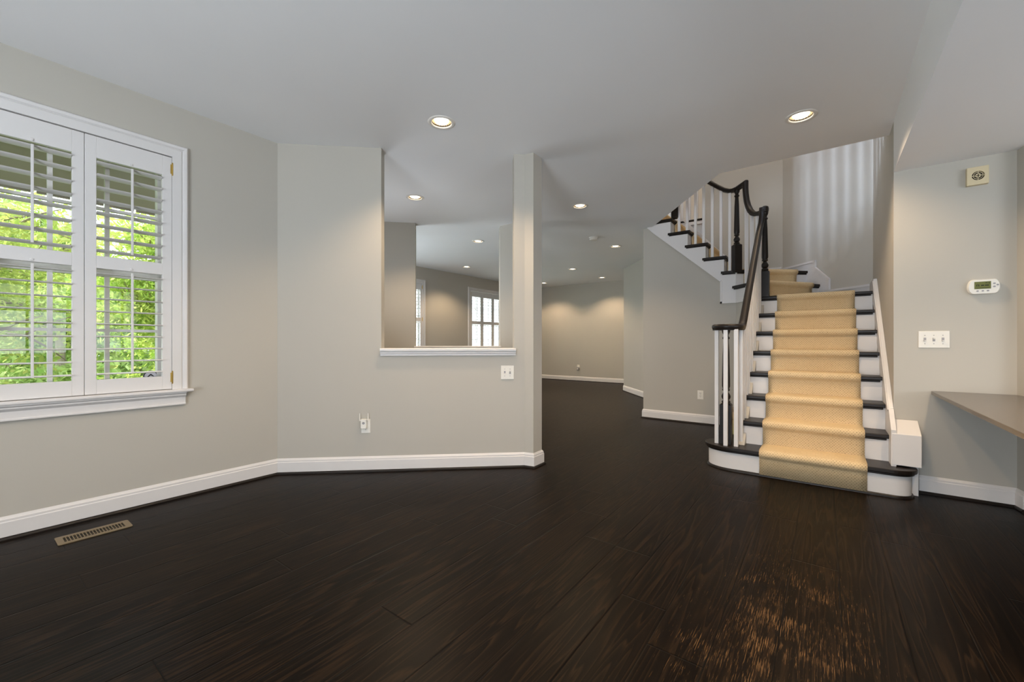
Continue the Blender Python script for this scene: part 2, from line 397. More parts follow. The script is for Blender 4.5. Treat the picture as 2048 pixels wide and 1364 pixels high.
LIGHTS = [(-2.304, 2.198), (-0.141, 3.712), (-3.739, 3.155), (-2.374, 4.546), (-4.532, 5.134), (-6.26, 6.714), (-2.879, 6.814), (-4.545, 8.346), (-6.25, 9.838), (-4.54, 9.887)]
LIGHTS_REAR = [(-0.75, -1.2), (-0.75, 1.1)]
KLIGHTS = [(0.80, 2.60), (2.6, 1.4)]
WELL = [(-2.08, 6.09), (-2.05, 6.087), (-0.826, 4.49), (XS, 4.47), (XS, 5.885), (-0.476, YB), (-1.5, YB), (-2.08, YB)]
def ring2(c, r, n=24): return [(c[0] + r * math.cos(2 * PI * i / n), c[1] + r * math.sin(2 * PI * i / n)) for i in range(n)]
m = MB(); m.plate([(XL - 0.14, -3.2), (XS, -3.2), (XS, YT), (XS + 0.12, YT), (XS + 0.12, 6.0), (-0.3, 7.2), (-0.3, 11.0), (XF - 0.14, 11.0), (XF - 0.14, 2.97), (-5.30, 2.97), (XL - 0.14, 1.55)],
                  [[(-2.05, 6.087), (-0.826, 4.49), (XS + 0.06, 4.47), (XS + 0.06, 5.91), (-0.45, YB + 0.06), (-1.5, YB + 0.06), (-2.05, YB + 0.06)]] + [ring2(c, 0.076) for c in LIGHTS + LIGHTS_REAR], CZ, UZ)
struct(m.build('ceiling', M['ceiling']))
m = MB(); m.plate([(XS, -3.2), (4.2, -3.2), (4.2, YT), (XS, YT)], [ring2(c, 0.076) for c in KLIGHTS], LZ, CZ + 0.2)
struct(m.build('ceiling_kitchen', M['ceiling']))

def wall_x(name, x, y0, y1, z0, z1, out, th=0.14, holes=()):
    """wall in a plane x = const; 'out' is the sign of its far side"""
    m = MB(); m.plate([(y0, z0), (y1, z0), (y1, z1), (y0, z1)], [[(a, c), (b, c), (b, d), (a, d)] for a, b, c, d in holes], 0, th, lambda a, b, c: (x + out * c, a, b))
    return struct(m.build(name, M['wall']))
def wall_y(name, y, x0, x1, z0, z1, out, th=0.14, holes=()):
    m = MB(); m.plate([(x0, z0), (x1, z0), (x1, z1), (x0, z1)], [[(a, c), (b, c), (b, d), (a, d)] for a, b, c, d in holes], 0, th, lambda a, b, c: (a, y + out * c, b))
    return struct(m.build(name, M['wall']))
WZ0, WZ1 = 0.765, 2.375                      # window openings
wall_x('wall_left', XL, -3.2, A[1], 0, CZ, -1, 0.14, [(0.055, 0.911, WZ0, WZ1)])
wall_y('wall_rear', -3.0, -4.0, 4.2, 0, CZ, -1, 0.14, [(-1.35, 0.35, 0.1, 2.1)])
wall_x('wall_kitchen', 4.0, -3.0, 4.4, 0, LZ, 1, 0.14, [(0.1, 2.3, 0.9, 2.15)])
# angled wall with the pass-through, its post and its squared end
m = MB(); T = 0.13
m.prism([A, hw(S1), hw(S1, T), hw(-0.05, T), (XL - 0.1, A[1] + 0.02)], 0, CZ)
m.prism([hw(S1), hw(S2), hw(S2, T), hw(S1, T)], 0, 1.0)
m.prism([hw(S2), B, (-2.030, 3.024), (-2.034, 3.165), (-2.16, 3.165), hw(S2, T)], 0, CZ)
struct(m.build('wall_pass_through', M['wall']))
# second angled wall across the foyer
def dl(x, dp=0.0): return (x - dp * 0.7071, x + 8.36 + dp * 0.7071)
m = MB()
m.prism([(-5.25, 3.11), dl(-4.53), dl(-4.53, T), (-5.36, 3.2)], 0, CZ)
m.prism([dl(-4.53), dl(-3.70), dl(-3.70, T), dl(-4.53, T)], 0, 1.0)
m.prism([dl(-3.70), (-3.683, 4.645), (-3.50, 4.648), (-3.40, 4.648), (-3.40, 4.79), (-3.62, 4.85), dl(-3.70, T)], 0, CZ)
struct(m.build('wall_foyer', M['wall']))
m = MB(); m.prism([(XL - 0.02, A[1]), (-5.25, 3.13), (-5.36, 3.03), (XL - 0.13, A[1] - 0.1)], 0, CZ); struct(m.build('wall_entry', M['wall']))
dx_, dy_ = -0.7293, 0.6842
d = thing('entry_door', 'white front door with a tall glass lite at the end of the foyer', 'door', (-4.36, 2.27, 0.0)); del d['label'], d['category']; d.name = 'door_1'; struct(d)
def ed(a, b, c): return (-4.36 + dx_ * a - dy_ * -0.012 * 0 + 0.684 * c, 2.27 + dy_ * a + 0.729 * c, b)
q = MB(); q.plate([(-0.46, 0.0), (0.46, 0.0), (0.46, 2.10), (-0.46, 2.10)], [[(-0.28, 0.62), (0.28, 0.62), (0.28, 1.95), (-0.28, 1.95)]], 0.01, 0.05, ed); q.build('door_leaf', M['trim'], d, bevel=0.003)
q = MB(); q.plate([(-0.28, 0.62), (0.28, 0.62), (0.28, 1.95), (-0.28, 1.95)], [], 0.024, 0.032, ed); q.build('door_glass', M['glass'], d)
q = MB(); q.plate([(-0.55, 0.0), (-0.46, 0.0), (-0.46, 2.10), (0.46, 2.10), (0.46, 0.0), (0.55, 0.0), (0.55, 2.20), (-0.55, 2.20)], [], 0.0, 0.03, ed); q.build('door_frame', M['trim'], d)
q = MB(); q.lathe([(0.012, 0.0), (0.012, 0.03), (0.028, 0.045), (0.026, 0.065), (0.0, 0.07)], ed(0.40, 0.98, 0.05), 16, rot=Vector((0.684, 0.729, 0)).to_track_quat('Z', 'Y').to_matrix()); q.build('door_knob', M['brass'], d, smooth=True)
wall_y('wall_living_near', 3.1, XF - 0.14, -5.2, 0, CZ, -1, 0.14, [(-6.7, -5.7, 0.75, 2.2)])  # unseen opening added to go with the added living room light
FW = [(4.43, 6.158), (7.724, 9.452)]
wall_x('wall_living_left', XF, 3.1, YF, 0, CZ, -1, 0.14, [(a, b, WZ0, WZ1) for a, b in FW])
wall_y('wall_far', YF, XF - 0.14, -3.4, 0, CZ, 1)
m = MB(); m.prism([(-3.63, 9.05), (-2.82, 8.08), (-2.11, 7.22), (-2.0, 7.3), (-2.72, 8.17), (-3.5, 9.1), (-3.5, YF + 0.1), (-3.63, YF + 0.1)], 0, CZ); struct(m.build('wall_diagonal', M['wall']))
# walls around and under the stairs
RI = 0.200887; RUN = 0.223995; YN = 3.720943
def yn(k): return YN + RUN * k
m = MB()
m.prism([(-2.11, 0), (-0.91, 0), (-0.91, 1.60), (-1.092, 1.60), (-1.092, 1.90), (-2.03, 2.735), (-2.11, 2.735)], 0, 0.10, lambda a, b, c: (a, YSP + c, b))
m.prism([(-2.11, YSP + 0.1), (-2.01, YSP + 0.1), (-2.01, 7.22), (-2.11, 7.22)], 0, 2.735)
m.prism([(-0.91, YSP), (-0.605, 5.56), (-0.52, 5.62), (-0.83, YSP + 0.09)], 0, 1.60)
m.prism([(4.02, 0), (5.58, 0), (5.58, 1.55), (4.02, 0.13)], 0, 0.05, lambda a, b, c: (-0.608 + c, a, b))
struct(m.build('wall_under_stairs', M['wall']))
wall_x('wall_stair', XS, YT + 0.005, 5.93, 0, 5.4, 1, 0.12)
m = MB(); m.prism([(XS, 5.885), (-0.476, YB), (-0.40, YB + 0.1), (XS + 0.1, 5.96)], 0, 5.4); struct(m.build('wall_stair_diagonal', M['wall']))
m = MB()
m.box((-1.5, YB, 0), (-0.43, YB + 0.12, 5.4)); m.box((-2.11, YB, 0), (-1.5, YB + 0.12, UZ - 0.28))
struct(m.build('wall_stair_back', M['wall']))
m = MB()
m.box((-4.5, 8.4, UZ), (0.0, 8.5, 5.4)); m.box((-4.6, 0.6, UZ), (-4.5, 8.5, 5.4)); m.box((-0.43, YB + 0.1, UZ), (-0.33, 8.5, 5.4))
m.plate([(-4.5, UZ), (XS + 0.1, UZ), (XS + 0.1, 5.4), (-4.5, 5.4)], [[(-1.95, 3.85), (-1.4, 3.85), (-1.4, 5.05), (-1.95, 5.05)]], 0, 0.1, lambda a, b, c: (a, 0.7 - c, b))
m.prism([(-0.826, 4.47), (-2.05, 6.067), (-2.13, 6.0), (-0.90, 4.39)], UZ, 5.4)  # unseen wall added to cut off the left side of the upstairs daylight
m.box((XS, 0.6, UZ), (XS + 0.1, YT, 5.4))
struct(m.build('wall_upper_hall', M['wall']))
m = MB(); m.box((-4.6, 0.5, 5.4), (0.6, 8.5, 5.5)); struct(m.build('ceiling_upper', M['ceiling']))
m = MB(); m.prism([(XS, YT), (1.015, YT), (1.03, 4.13), (4.1, 4.13), (4.1, 4.33), (XS + 0.122, 4.33), (XS + 0.122, YT + 0.005), (XS, YT + 0.005)], 0, LZ + 0.02); struct(m.build('wall_thermostat', M['wall']))

# baseboards with their dark shoe
BASE = [(0, 0.016), (0.016, 0.016), (0.016, 0.096), (0.0125, 0.101), (0.0125, 0.112), (0.007, 0.121), (0.003, 0.128), (0, 0.128)]
SHOE = [(0, 0), (0.028, 0), (0.028, 0.006), (0.024, 0.013), (0.016, 0.018), (0, 0.018)]
runs = {
 'left': [A, (XL, -2.99)],
 'pass_through': [(-2.16, 3.165), (-2.034, 3.165), (-2.030, 3.024), B, A],
 'foyer': [(-3.40, 4.79), (-3.40, 4.648), (-3.683, 4.645), dl(-3.70), (-5.2, 3.16)],
 'far': [(-3.64, YF), (XF, YF)],
 'living_left': [(XF, YF), (XF, 3.1)],
 'diagonal': [(-2.11, 7.22), (-2.82, 8.08), (-3.63, 9.05), (-3.63, YF)],
 'under_stairs': [(-0.608, 5.5), (-0.91, YSP), (-2.11, YSP), (-2.11, 7.2)],
 'thermostat': [(2.6, 4.13), (1.03, 4.13), (1.015, YT), (0.545, YT)],
}
for i, (k, pts) in enumerate(runs.items()):
    r = MB().path2d(pts, BASE).build('baseboard_' + k, M['trim']); struct(r)
    r = MB().path2d(pts, SHOE).build('trim_%d' % (i + 1), M['black']); struct(r)
tn = [len(runs)]
def trim_name(): tn[0] += 1; return 'trim_%d' % tn[0]
# ledges of the two pass-throughs
LEDGE = [(-0.15, 1.0), (0.012, 1.0), (0.012, 0.978), (0.018, 0.978), (0.018, 0.990), (0.026, 0.996), (0.026, 1.006), (0.036, 1.012), (0.040, 1.022), (0.040, 1.034), (0.034, 1.040), (-0.15, 1.040)]
struct(MB().path2d([hw(S2 + 0.012), hw(S1 - 0.004)], LEDGE).build(trim_name(), M['trim']))
struct(MB().path2d([dl(-3.69), dl(-4.54)], LEDGE).build(trim_name(), M['trim']))

# ------------------------------------------------------------------ windows
def window(name, x, y0, y1, panes, muntin_z, side_trim=True):
    """window in a wall x = const seen from +x; casing, stool, apron, sashes and panes"""
    w = bpy.data.objects.new(name, None); COL.objects.link(w); w.location = (x, (y0 + y1) / 2, WZ0); struct(w)
    cas = [(0.0, 0.0), (0.0, 0.018), (0.052, 0.018), (0.058, 0.012), (0.066, 0.022), (0.082, 0.024), (0.088, 0.018), (0.092, 0.012), (0.092, 0.0)]   # (away from opening, proud)
    c = MB()
    rings = []
    for (yy, zz, sy, sz) in ((y0, WZ0, -1, 0), (y0, WZ1, -1, 1), (y1, WZ1, 1, 1), (y1, WZ0, 1, 0)):
        rings.append([(x + p, yy + sy * a, zz + sz * a) for a, p in cas])
    c.loft(rings); c.build('casing', M['trim'], w)
    st = MB(); st.box((x - 0.08, y0 - 0.005, WZ0 - 0.02), (x, y1 + 0.005, WZ0)); st.box((x, y0 - 0.115, WZ0 - 0.02), (x + 0.058, y1 + 0.115, WZ0)); st.build('stool', M['trim'], w, bevel=0.006)
    ap = MB(); prof = [(0, 0.745), (0.046, 0.745), (0.046, 0.738), (0.034, 0.730), (0.034, 0.722), (0.024, 0.712), (0.018, 0.706), (0.018, 0.668), (0.022, 0.664), (0.022, 0.656), (0, 0.656)]
    ap.path2d([(x, y1 + 0.075), (x, y0 - 0.075)][::1], [(o, z) for o, z in prof]) if False else ap.loft([[(x + o, yy, z) for o, z in prof] for yy in (y0 - 0.075, y1 + 0.075)])
    ap.build('apron', M['trim'], w)
    fr = MB(); xo = x - 0.13
    fr.box((xo, y0, WZ0), (x - 0.07, y0 + 0.045, WZ1)); fr.box((xo, y1 - 0.06, WZ0), (x - 0.07, y1, WZ1)); fr.box((xo, y0, WZ1 - 0.05), (x - 0.07, y1, WZ1)); fr.box((xo, y0, WZ0), (x - 0.07, y1, WZ0 + 0.05))
    fr.box((xo + 0.01, y0 + 0.04, 1.515), (x - 0.075, y1 - 0.05, 1.565))
    fr.build('sash_frame', M['trim'], w)
    mu = MB(); n = panes
    ya, yb = y0 + 0.045, y1 - 0.06
    for i in range(1, n):
        yc = ya + (yb - ya) * i / n; mu.box((x - 0.115, yc - 0.011, WZ0 + 0.05), (x - 0.085, yc + 0.011, WZ1 - 0.05))
    for z in muntin_z: mu.box((x - 0.114, ya, z - 0.009), (x - 0.086, yb, z + 0.009))
    mu.build('muntins', M['trim'], w)
    g = MB(); g.box((x - 0.102, ya, WZ0 + 0.05), (x - 0.098, yb, WZ1 - 0.05)); g.build('pane', M['glass'], w)
    return w
window('window_1', XL, 0.055, 0.911, 3, (1.168, 1.95))
window('window_2', XF, FW[0][0], FW[0][1], 6, (1.168, 1.95))
window('window_3', XF, FW[1][0], FW[1][1], 6, (1.168, 1.95))

def make_shutter(label, width, loc, rod_at, hinge_side, group=None):
    """louvred panel; local y runs along the wall, local x points into the room, hinge_side +1 = at the far edge"""
    H = WZ1 - WZ0 - 0.006; w = width - 0.001
    t = thing('shutter_panel', label, 'shutter', loc, 0, group, local=True)
    f = MB(); s = 0.052; th = 0.028
    zt, zm1, zm0, zb = 2.236 - WZ0, 1.630 - WZ0, 1.552 - WZ0, 0.858 - WZ0
    for a, b in ((0.001, 0.001 + s), (w - s, w)):
        f.box((-th, a, 0.003), (0, b, H))
    f.box((-th, s, zt), (0, w - s + 0.001, H)); f.box((-th, s, zm0), (0, w - s + 0.001, zm1)); f.box((-th, s, 0.003), (0, w - s + 0.001, zb))
    f.build('frame', M['trim'], t, bevel=0.0025)
    for z in (zt, zm0):                                     # notch that takes the top of each rod
        nt = MB(); nt.lathe([(0.008, 0.0), (0.008, 0.004), (0.005, 0.006)], (0.0, rod_at, z + 0.012), 12, rot=Matrix.Rotation(PI / 2, 3, 'Y')); nt.build('rod_notch', M['trim'], t)
    ell = [(0.032 * math.cos(2 * PI * i / 12), 0.0052 * math.sin(2 * PI * i / 12)) for i in range(12)]
    lm = None
    def louver(zc, tilt):
        nonlocal lm
        if lm is None:
            q = MB(); q.loft([[(a, yy, b) for a, b in ell] for yy in (s + 0.002, w - s - 0.002)]); lm = q.build('louver', M['trim'], t, smooth=True); o = lm
        else:
            o = lm.copy(); COL.objects.link(o)
        o.location = (-th / 2, 0, zc); o.rotation_euler = (0, tilt, 0)
    n = 8
    for i in range(n): louver(zm1 + 0.034 + (zt - zm1 - 0.06) * i / (n - 1), -0.16)
    n = 9
    for i in range(n): louver(zb + 0.034 + (zm0 - zb - 0.066) * i / (n - 1), 0.03)
    for za, zb_ in ((zm1 + 0.026, zt - 0.022), (zb + 0.030, zm0 - 0.014)):
        r = MB(); r.box((0.018, rod_at - 0.006, za), (0.030, rod_at + 0.006, zb_)); r.build('tilt_rod', M['trim'], t, bevel=0.002)
    if hinge_side:
        yh = w + 0.003 if hinge_side > 0 else 0.0
        for zc in ((2.288 - WZ0), (0.849 - WZ0)) if width > 0.3 and loc[0] > -5 else ((2.30 - WZ0), (1.60 - WZ0), (0.85 - WZ0)):
            h = MB(); h.lathe([(0.0048, -0.036), (0.0048, 0.036)], (0.003, yh, zc), 10); h.lathe([(0.003, 0.036), (0.005, 0.038), (0.004, 0.044), (0.001, 0.047)], (0.003, yh, zc), 10)
            h.lathe([(0.001, -0.047), (0.004, -0.044), (0.005, -0.038), (0.003, -0.036)], (0.003, yh, zc), 10)
            h.box((-0.004, yh - 0.011, zc - 0.032), (0.0015, yh + 0.011, zc + 0.032)); h.build('hinge', M['brass'], t)
    return t
gs = 'white plantation shutters of the dining window'
make_shutter('white louvered shutter panel nearer the camera in the dining window', 0.428, (XL + 0.012, 0.055, WZ0), 0.216, -1, gs)
make_shutter('white louvered shutter panel hinged on the right of the dining window', 0.428, (XL + 0.012, 0.483, WZ0), 0.216, 1, gs)
names = ['rightmost', 'second from the right', 'third from the right', 'leftmost']
for wi, (y0, y1) in enumerate(FW):
    pw = (y1 - y0) / 4
    for k in range(4):
        where = ['white shutter panel %s in the living room window behind the left jamb' % names[3 - k], 'white shutter panel %s in the living room window seen through the pass-through' % names[3 - k]][wi]
        make_shutter(where, pw, (XF + 0.012, y0 + pw * k, WZ0), pw / 2, -1 if k == 0 else (1 if k == 3 else 0), 'living room shutters')

# round sticker on the dining window glass
t = thing('window_sticker', 'round white sticker with black ring on the dining window glass', 'sticker', (XL - 0.096, 0.82, 0.856), local=True)
RY = Matrix.Rotation(PI / 2, 3, 'Y')
MB().lathe([(0.041, 0), (0.041, 0.0008)], n=36, rot=RY).build('backing', M['sticker_white'], t)
q = MB(); q.plate(ring2((0, 0), 0.040, 36), [ring2((0, 0), 0.034, 36)], 0.0009, 0.0014, lambda a, b, c: (c, a, b)); q.build('ring', M['sticker_black'], t)
q = MB(); q.prism([(-0.022, -0.006), (-0.003, 0.016), (0.003, 0.016), (0.020, -0.001), (0.013, -0.001), (0, 0.008), (-0.014, -0.006)], 0.0009, 0.0014, lambda a, b, c: (c, a, b)); q.build('emblem', M['sticker_black'], t)

# ------------------------------------------------------------------ outdoors
m = MB(); m.box((-60, -40, -0.8), (-8.2, 50, -0.7)); m.box((-8.2, -40, -0.8), (XL - 0.2, 3.0, -0.7)); m.build('lawn', M['grass'])['kind'] = 'structure'
m = MB(); m.box((-5.02, -3.0, 2.30), (XL - 0.14, 2.2, 2.42))
for i in range(26): m.box((-5.03, -3.0 + i * 0.2, 2.276), (-5.0, -3.0 + i * 0.2 + 0.185, 2.302))
m.build('ceiling_porch', M['soffit'])['kind'] = 'structure'

def tree(label, base, h, spread, leafm, nleaf, seed, lo=-0.5, leaf=0.06):
    rnd = random.Random(seed)
    t = thing('garden_tree', label, 'tree', base, 0, 'trees outside the dining window')
    bx, by, bz = base
    tr = MB(); tips = []
    top = (bx + rnd.uniform(-.2, .2), by + rnd.uniform(-.2, .2), bz + h * 0.75)
    tr.tube([(bx, by, bz), (bx + 0.05, by, bz + h * 0.3), top], [0.11, 0.085, 0.03], 8); trunk = tr.build('trunk', M['bark'], t)
    br = MB()
    for k in range(26):
        a = rnd.uniform(0, 2 * PI); z0 = bz + h * rnd.uniform(0.12, 0.7); L = spread * rnd.uniform(0.6, 1.05)
        p0 = Vector((bx, by, z0)); d = Vector((math.cos(a), math.sin(a), rnd.uniform(-0.25, 0.55))).normalized()
        pts = [p0]; p = p0.copy()
        for j in range(5):
            d = (d + Vector((rnd.uniform(-.3, .3), rnd.uniform(-.3, .3), rnd.uniform(-.15, .2)))).normalized(); p = p + d * L / 5; pts.append(p.copy()); tips.append(p.copy())
            for _ in range(2):
                e = (d + Vector((rnd.uniform(-1, 1), rnd.uniform(-1, 1), rnd.uniform(-.4, .6)))).normalized(); q = p + e * L * 0.28
                br.tube([p, p + e * L * .15 + Vector((0, 0, .02)), q], [0.012, 0.009, 0.004], 5); tips.append(q); tips.append(p + e * L * .15)
        br.tube(pts, [0.035, 0.028, 0.022, 0.016, 0.011, 0.006], 6)
    br.build('branches', M['bark'], t)
    lf = MB()
    for i in range(nleaf):
        c = rnd.choice(tips) + Vector((rnd.gauss(0, .16), rnd.gauss(0, .16), rnd.gauss(0, .13)))
        n = Vector((rnd.gauss(0, 1), rnd.gauss(0, 1), rnd.gauss(0.5, 1))).normalized(); u = n.orthogonal().normalized(); v = n.cross(u)
        an = rnd.uniform(0, 2 * PI); u, v = u * math.cos(an) + v * math.sin(an), v * math.cos(an) - u * math.sin(an)
        s = leaf * rnd.uniform(0.6, 1.3)
        lf.add([c - u * s, c + v * s * .42 - u * s * .1, c + u * s, c - v * s * .42 - u * s * .1], [(0, 1, 2, 3)])
    lf.uv = [(0, 0)] * len(lf.v)
    lf.build('leaves', leafm, t)
    return t
tree('bright green tree closest to the dining window, filling its left shutter panel', (-7.1, -0.35, -0.7), 4.4, 1.45, M['leaf'], 30000, 3, leaf=0.036)
tree('yellow-green tree seen mostly through the right shutter panel', (-10.2, 2.9, -0.7), 5.0, 1.7, M['leaf'], 30000, 4, leaf=0.058)
tree('paler green tree farthest back between the two others', (-15.2, 1.6, -0.7), 6.5, 2.1, M['leaf2'], 20000, 5, leaf=0.105)

hd = thing('garden_hedge', 'long pale green hedge behind all the garden trees', 'hedge', (-19.5, 2.0, -0.7))
rnd = random.Random(11); lf = MB()
for i in range(26000):
    c = Vector((-19.5 + rnd.uniform(-0.8, 0.8), rnd.uniform(-3.0, 8.0), -0.65 + 3.4 * rnd.random() ** 0.8)); c.z += 0.25 * math.sin(c.y * 2.1) * rnd.random()
    n = Vector((rnd.gauss(0.5, 1), rnd.gauss(0, 1), rnd.gauss(0.5, 1))).normalized(); u = n.orthogonal().normalized(); v = n.cross(u); q_ = 0.11 * rnd.uniform(0.6, 1.3)
    lf.add([c - u * q_, c + v * q_ * .5, c + u * q_, c - v * q_ * .5], [(0, 1, 2, 3)])
lf.uv = [(0, 0)] * len(lf.v); lf.build('leaves', M['leaf2'], hd)
q = MB()
for i in range(12): q.tube([(-19.5, -2.7 + i * 0.95, -0.7), (-19.45, -2.6 + i * 0.95, 0.6), (-19.5, -2.75 + i * 0.95, 2.2)], [0.06, 0.045, 0.02], 6)
q.build('stems', M['bark'], hd)

# ------------------------------------------------------------------ recessed ceiling lights
def make_lamp(c, z, label, group, power, cone=128):
    t = thing('recessed_light', label, 'ceiling light', (c[0], c[1], z), 0, group, local=True)
    MB().lathe([(0.074, 0.002), (0.074, -0.003), (0.080, -0.007), (0.096, -0.005), (0.102, -0.001), (0.102, 0.0), (0.074, 0.002)], n=36, caps=False).build('trim_ring', M['tile_white'], t, smooth=True, sharp=60)
    MB().lathe([(0.0745, 0.001), (0.072, 0.03), (0.060, 0.085), (0.055, 0.12)], n=32, caps=False).build('baffle', M['reflector'], t, smooth=True)
    MB().lathe([(0.0735, 0.004), (0.0745, 0.14), (0.04, 0.145), (0.0, 0.145)], n=24, caps=False).build('housing', M['dark'], t)
    MB().lathe([(0.0, -0.002), (0.034, -0.001), (0.048, 0.003), (0.055, 0.012), (0.053, 0.03), (0.04, 0.09), (0.0, 0.11)], n=28, caps=False).build('bulb', M['bulb'], t, smooth=True, sharp=70)
    l = add_light('lamp_light', 'SPOT', (0, 0, -0.014), power, LAMP_COLOR, (0, 0, -1), spot_size=math.radians(cone), spot_blend=0.55, shadow_soft_size=0.055)
    l.parent = t
    return t
lab = ['recessed light above the dining area, left of the post, largest in view', 'recessed light on the ceiling right in front of the stairwell opening',
       'recessed light over the foyer seen through the upper left of the pass-through', 'recessed light over the hall just right of the angled wall post',
       'recessed light high in the pass-through nearest its second wall', 'recessed light seen in the pass-through above the far shuttered window',
       'recessed light beside the smoke detector near the stair wall', 'recessed light over the living room between the post and the far wall',
       'recessed light closest to the left post edge above the far wall', 'recessed light above the right part of the far living room wall']
for c, l in zip(LIGHTS, lab): make_lamp(c, CZ, l, 'recessed ceiling lights', LAMP_POWER)
for c, l in zip(LIGHTS_REAR, ('added unseen recessed light over the dining area behind the camera', 'added unseen recessed light above the camera position')): make_lamp(c, CZ, l, 'recessed ceiling lights', LAMP_POWER * 0.9, 155)  # out-of-view lamps added to light the room around the camera
for c, l in zip(KLIGHTS, ('recessed light in the low kitchen ceiling at the right edge', 'recessed light deeper in the kitchen')): make_lamp(c, LZ, l, 'recessed ceiling lights', LAMP_POWER * 1.1)

make_lamp((-0.7, 5.75), 5.4, 'added unseen recessed light high over the stairwell upstairs', 'recessed ceiling lights', LAMP_POWER * 0.7)  # unseen lamp added to brighten the walls behind the stairs
make_lamp((-1.9, 7.7), 5.4, 'added unseen recessed light over the upstairs hall', 'recessed ceiling lights', LAMP_POWER)  # unseen lamp added for more light upstairs
t = thing('smoke_detector', 'round white smoke detector on the hall ceiling', 'smoke detector', (-2.916, 6.038, CZ), local=True)
MB().lathe([(0.070, 0.0), (0.070, -0.012), (0.060, -0.014)], n=32).build('mounting_plate', M['plastic'], t, smooth=True)
MB().lathe([(0.060, -0.013), (0.062, -0.022), (0.058, -0.040), (0.045, -0.046), (0.0, -0.047)], n=32, caps=False).build('cover', M['plastic'], t, smooth=True)

# ------------------------------------------------------------------ wall plates and devices
def wall_frame(name, label, cat, p, u, group=None):
    """empty on a wall; local x along the wall to the viewer's right, local y up the wall normal (towards the viewer is -y)"""
    t = thing(name, label, cat, p, math.atan2(u[1], u[0]), group, local=True); return t
def plate_bm(w, h): 
    q = MB(); q.box((-w / 2, -0.006, -h / 2), (w / 2, 0.0, h / 2)); return q
def switch(label, p, u, n, w, h, group):
    t = wall_frame('light_switch', label, 'light switch', p, u, group)
    plate_bm(w, h).build('wall_plate', M['plastic'], t, bevel=0.003)
    for i in range(n):
        x = (i - (n - 1) / 2) * 0.046
        b = MB(); b.box((x - 0.0065, -0.0085, -0.013), (x + 0.0065, -0.006, 0.013)); b.build('switch_bezel', M['grey_plastic'], t)
        k = MB(); up = 1 if i % 2 else -1
        k.prism([(-0.006, -0.006), (-0.019, up * 0.006), (-0.019, up * 0.012), (-0.006, up * 0.010)], x - 0.0045, x + 0.0045, lambda a, bb, c: (c, a, bb)); k.build('toggle', M['plastic'], t)
        for sz in (-0.030, 0.030):
            s = MB(); s.lathe([(0.0032, 0.0), (0.0028, 0.0015)], (x, -0.006, sz), 10, rot=Matrix.Rotation(PI / 2, 3, 'X')); s.build('screw', M['grey_plastic'], t)
    return t
def outlet(label, p, u, group):
    t = wall_frame('wall_outlet', label, 'outlet', p, u, group)
    plate_bm(0.074, 0.118).build('wall_plate', M['plastic'], t, bevel=0.003)
    for sz in (-0.021, 0.021):
        f = MB(); f.lathe([(0.0165, 0.0), (0.0165, 0.003), (0.015, 0.004)], (0, -0.006, sz), 20, rot=Matrix.Rotation(PI / 2, 3, 'X')); rc = f.build('receptacle', M['plastic'], t)
        s = MB()
        for xx in (-0.006, 0.006): s.box((xx - 0.0014, -0.0112, sz + 0.001), (xx + 0.0014, -0.0100, sz + 0.010))
        s.lathe([(0.0026, 0.0), (0.0026, 0.0012)], (0, -0.0100, sz - 0.008), 10, rot=Matrix.Rotation(PI / 2, 3, 'X')); sl = s.build('slots', M['dark'], t); sl.parent = rc
    s = MB(); s.lathe([(0.003, 0.0), (0.0026, 0.0015)], (0, -0.006, 0.0), 10, rot=Matrix.Rotation(PI / 2, 3, 'X')); s.build('screw', M['grey_plastic'], t)
    return t
def on_hw(sd, z, dp=0.0): p = hw(sd, dp); return (p[0], p[1], z)
switch('double light switch under the right end of the pass-through ledge', on_hw(1.912, 0.828), HU, 2, 0.113, 0.120, 'light switches')
switch('triple light switch on the wall beside the stairs', (0.623, YT, 1.111), (1, 0), 3, 0.160, 0.120, 'light switches')
outlet('outlet low on the angled wall with a plug-in extender', on_hw(0.712, 0.384), HU, 'wall outlets')
outlet('outlet on the wall below the stair stringer', (-1.336, YSP, 0.388), (1, 0), 'wall outlets')
outlet('outlet on the far living room wall with a grey plug-in device', (-5.585, YF, 0.40), (1, 0), 'wall outlets')

t = wall_frame('wifi_extender', 'white plug-in extender with two upright antennas on the low outlet', 'network device', on_hw(0.700, 0.408), HU)
b = MB(); b.loft([[(x * s, y, z * s2 + 0.0) for x, z in ((-0.024, -0.036), (-0.018, -0.041), (0.018, -0.041), (0.024, -0.036), (0.024, 0.034), (0.02, 0.038), (-0.02, 0.038), (-0.024, 0.034))] for y, s, s2 in ((-0.0102, 1, 1), (-0.030, 1, 1), (-0.036, 0.9, 0.93))]); b.build('body', M['plastic'], t)
q = MB(); q.lathe([(0.011, 0.0), (0.010, 0.001)], (0, -0.036, 0.006), 18, rot=Matrix.Rotation(PI / 2, 3, 'X')); q.build('indicator_window', M['grey_plastic'], t)
for sx in (-1, 1):
    a = MB(); a.tube([(sx * 0.022, -0.02, 0.028), (sx * 0.032, -0.02, 0.028)], 0.005, 8); a.tube([(sx * 0.034, -0.02, 0.022), (sx * 0.034, -0.02, 0.086)], [0.0048, 0.0036], 8); a.build('antenna', M['plastic'], t)
t = wall_frame('plug_in_adapter', 'grey plug-in device in the far wall outlet', 'plug-in device', (-5.585, YF, 0.348), (1, 0))
MB().box((-0.034, -0.05, -0.045), (0.034, -0.0102, 0.045)).build('body', M['grey_plastic'], t, bevel=0.01)
MB().box((-0.02, -0.052, -0.02), (0.02, -0.05, 0.02)).build('face', M['plastic'], t)

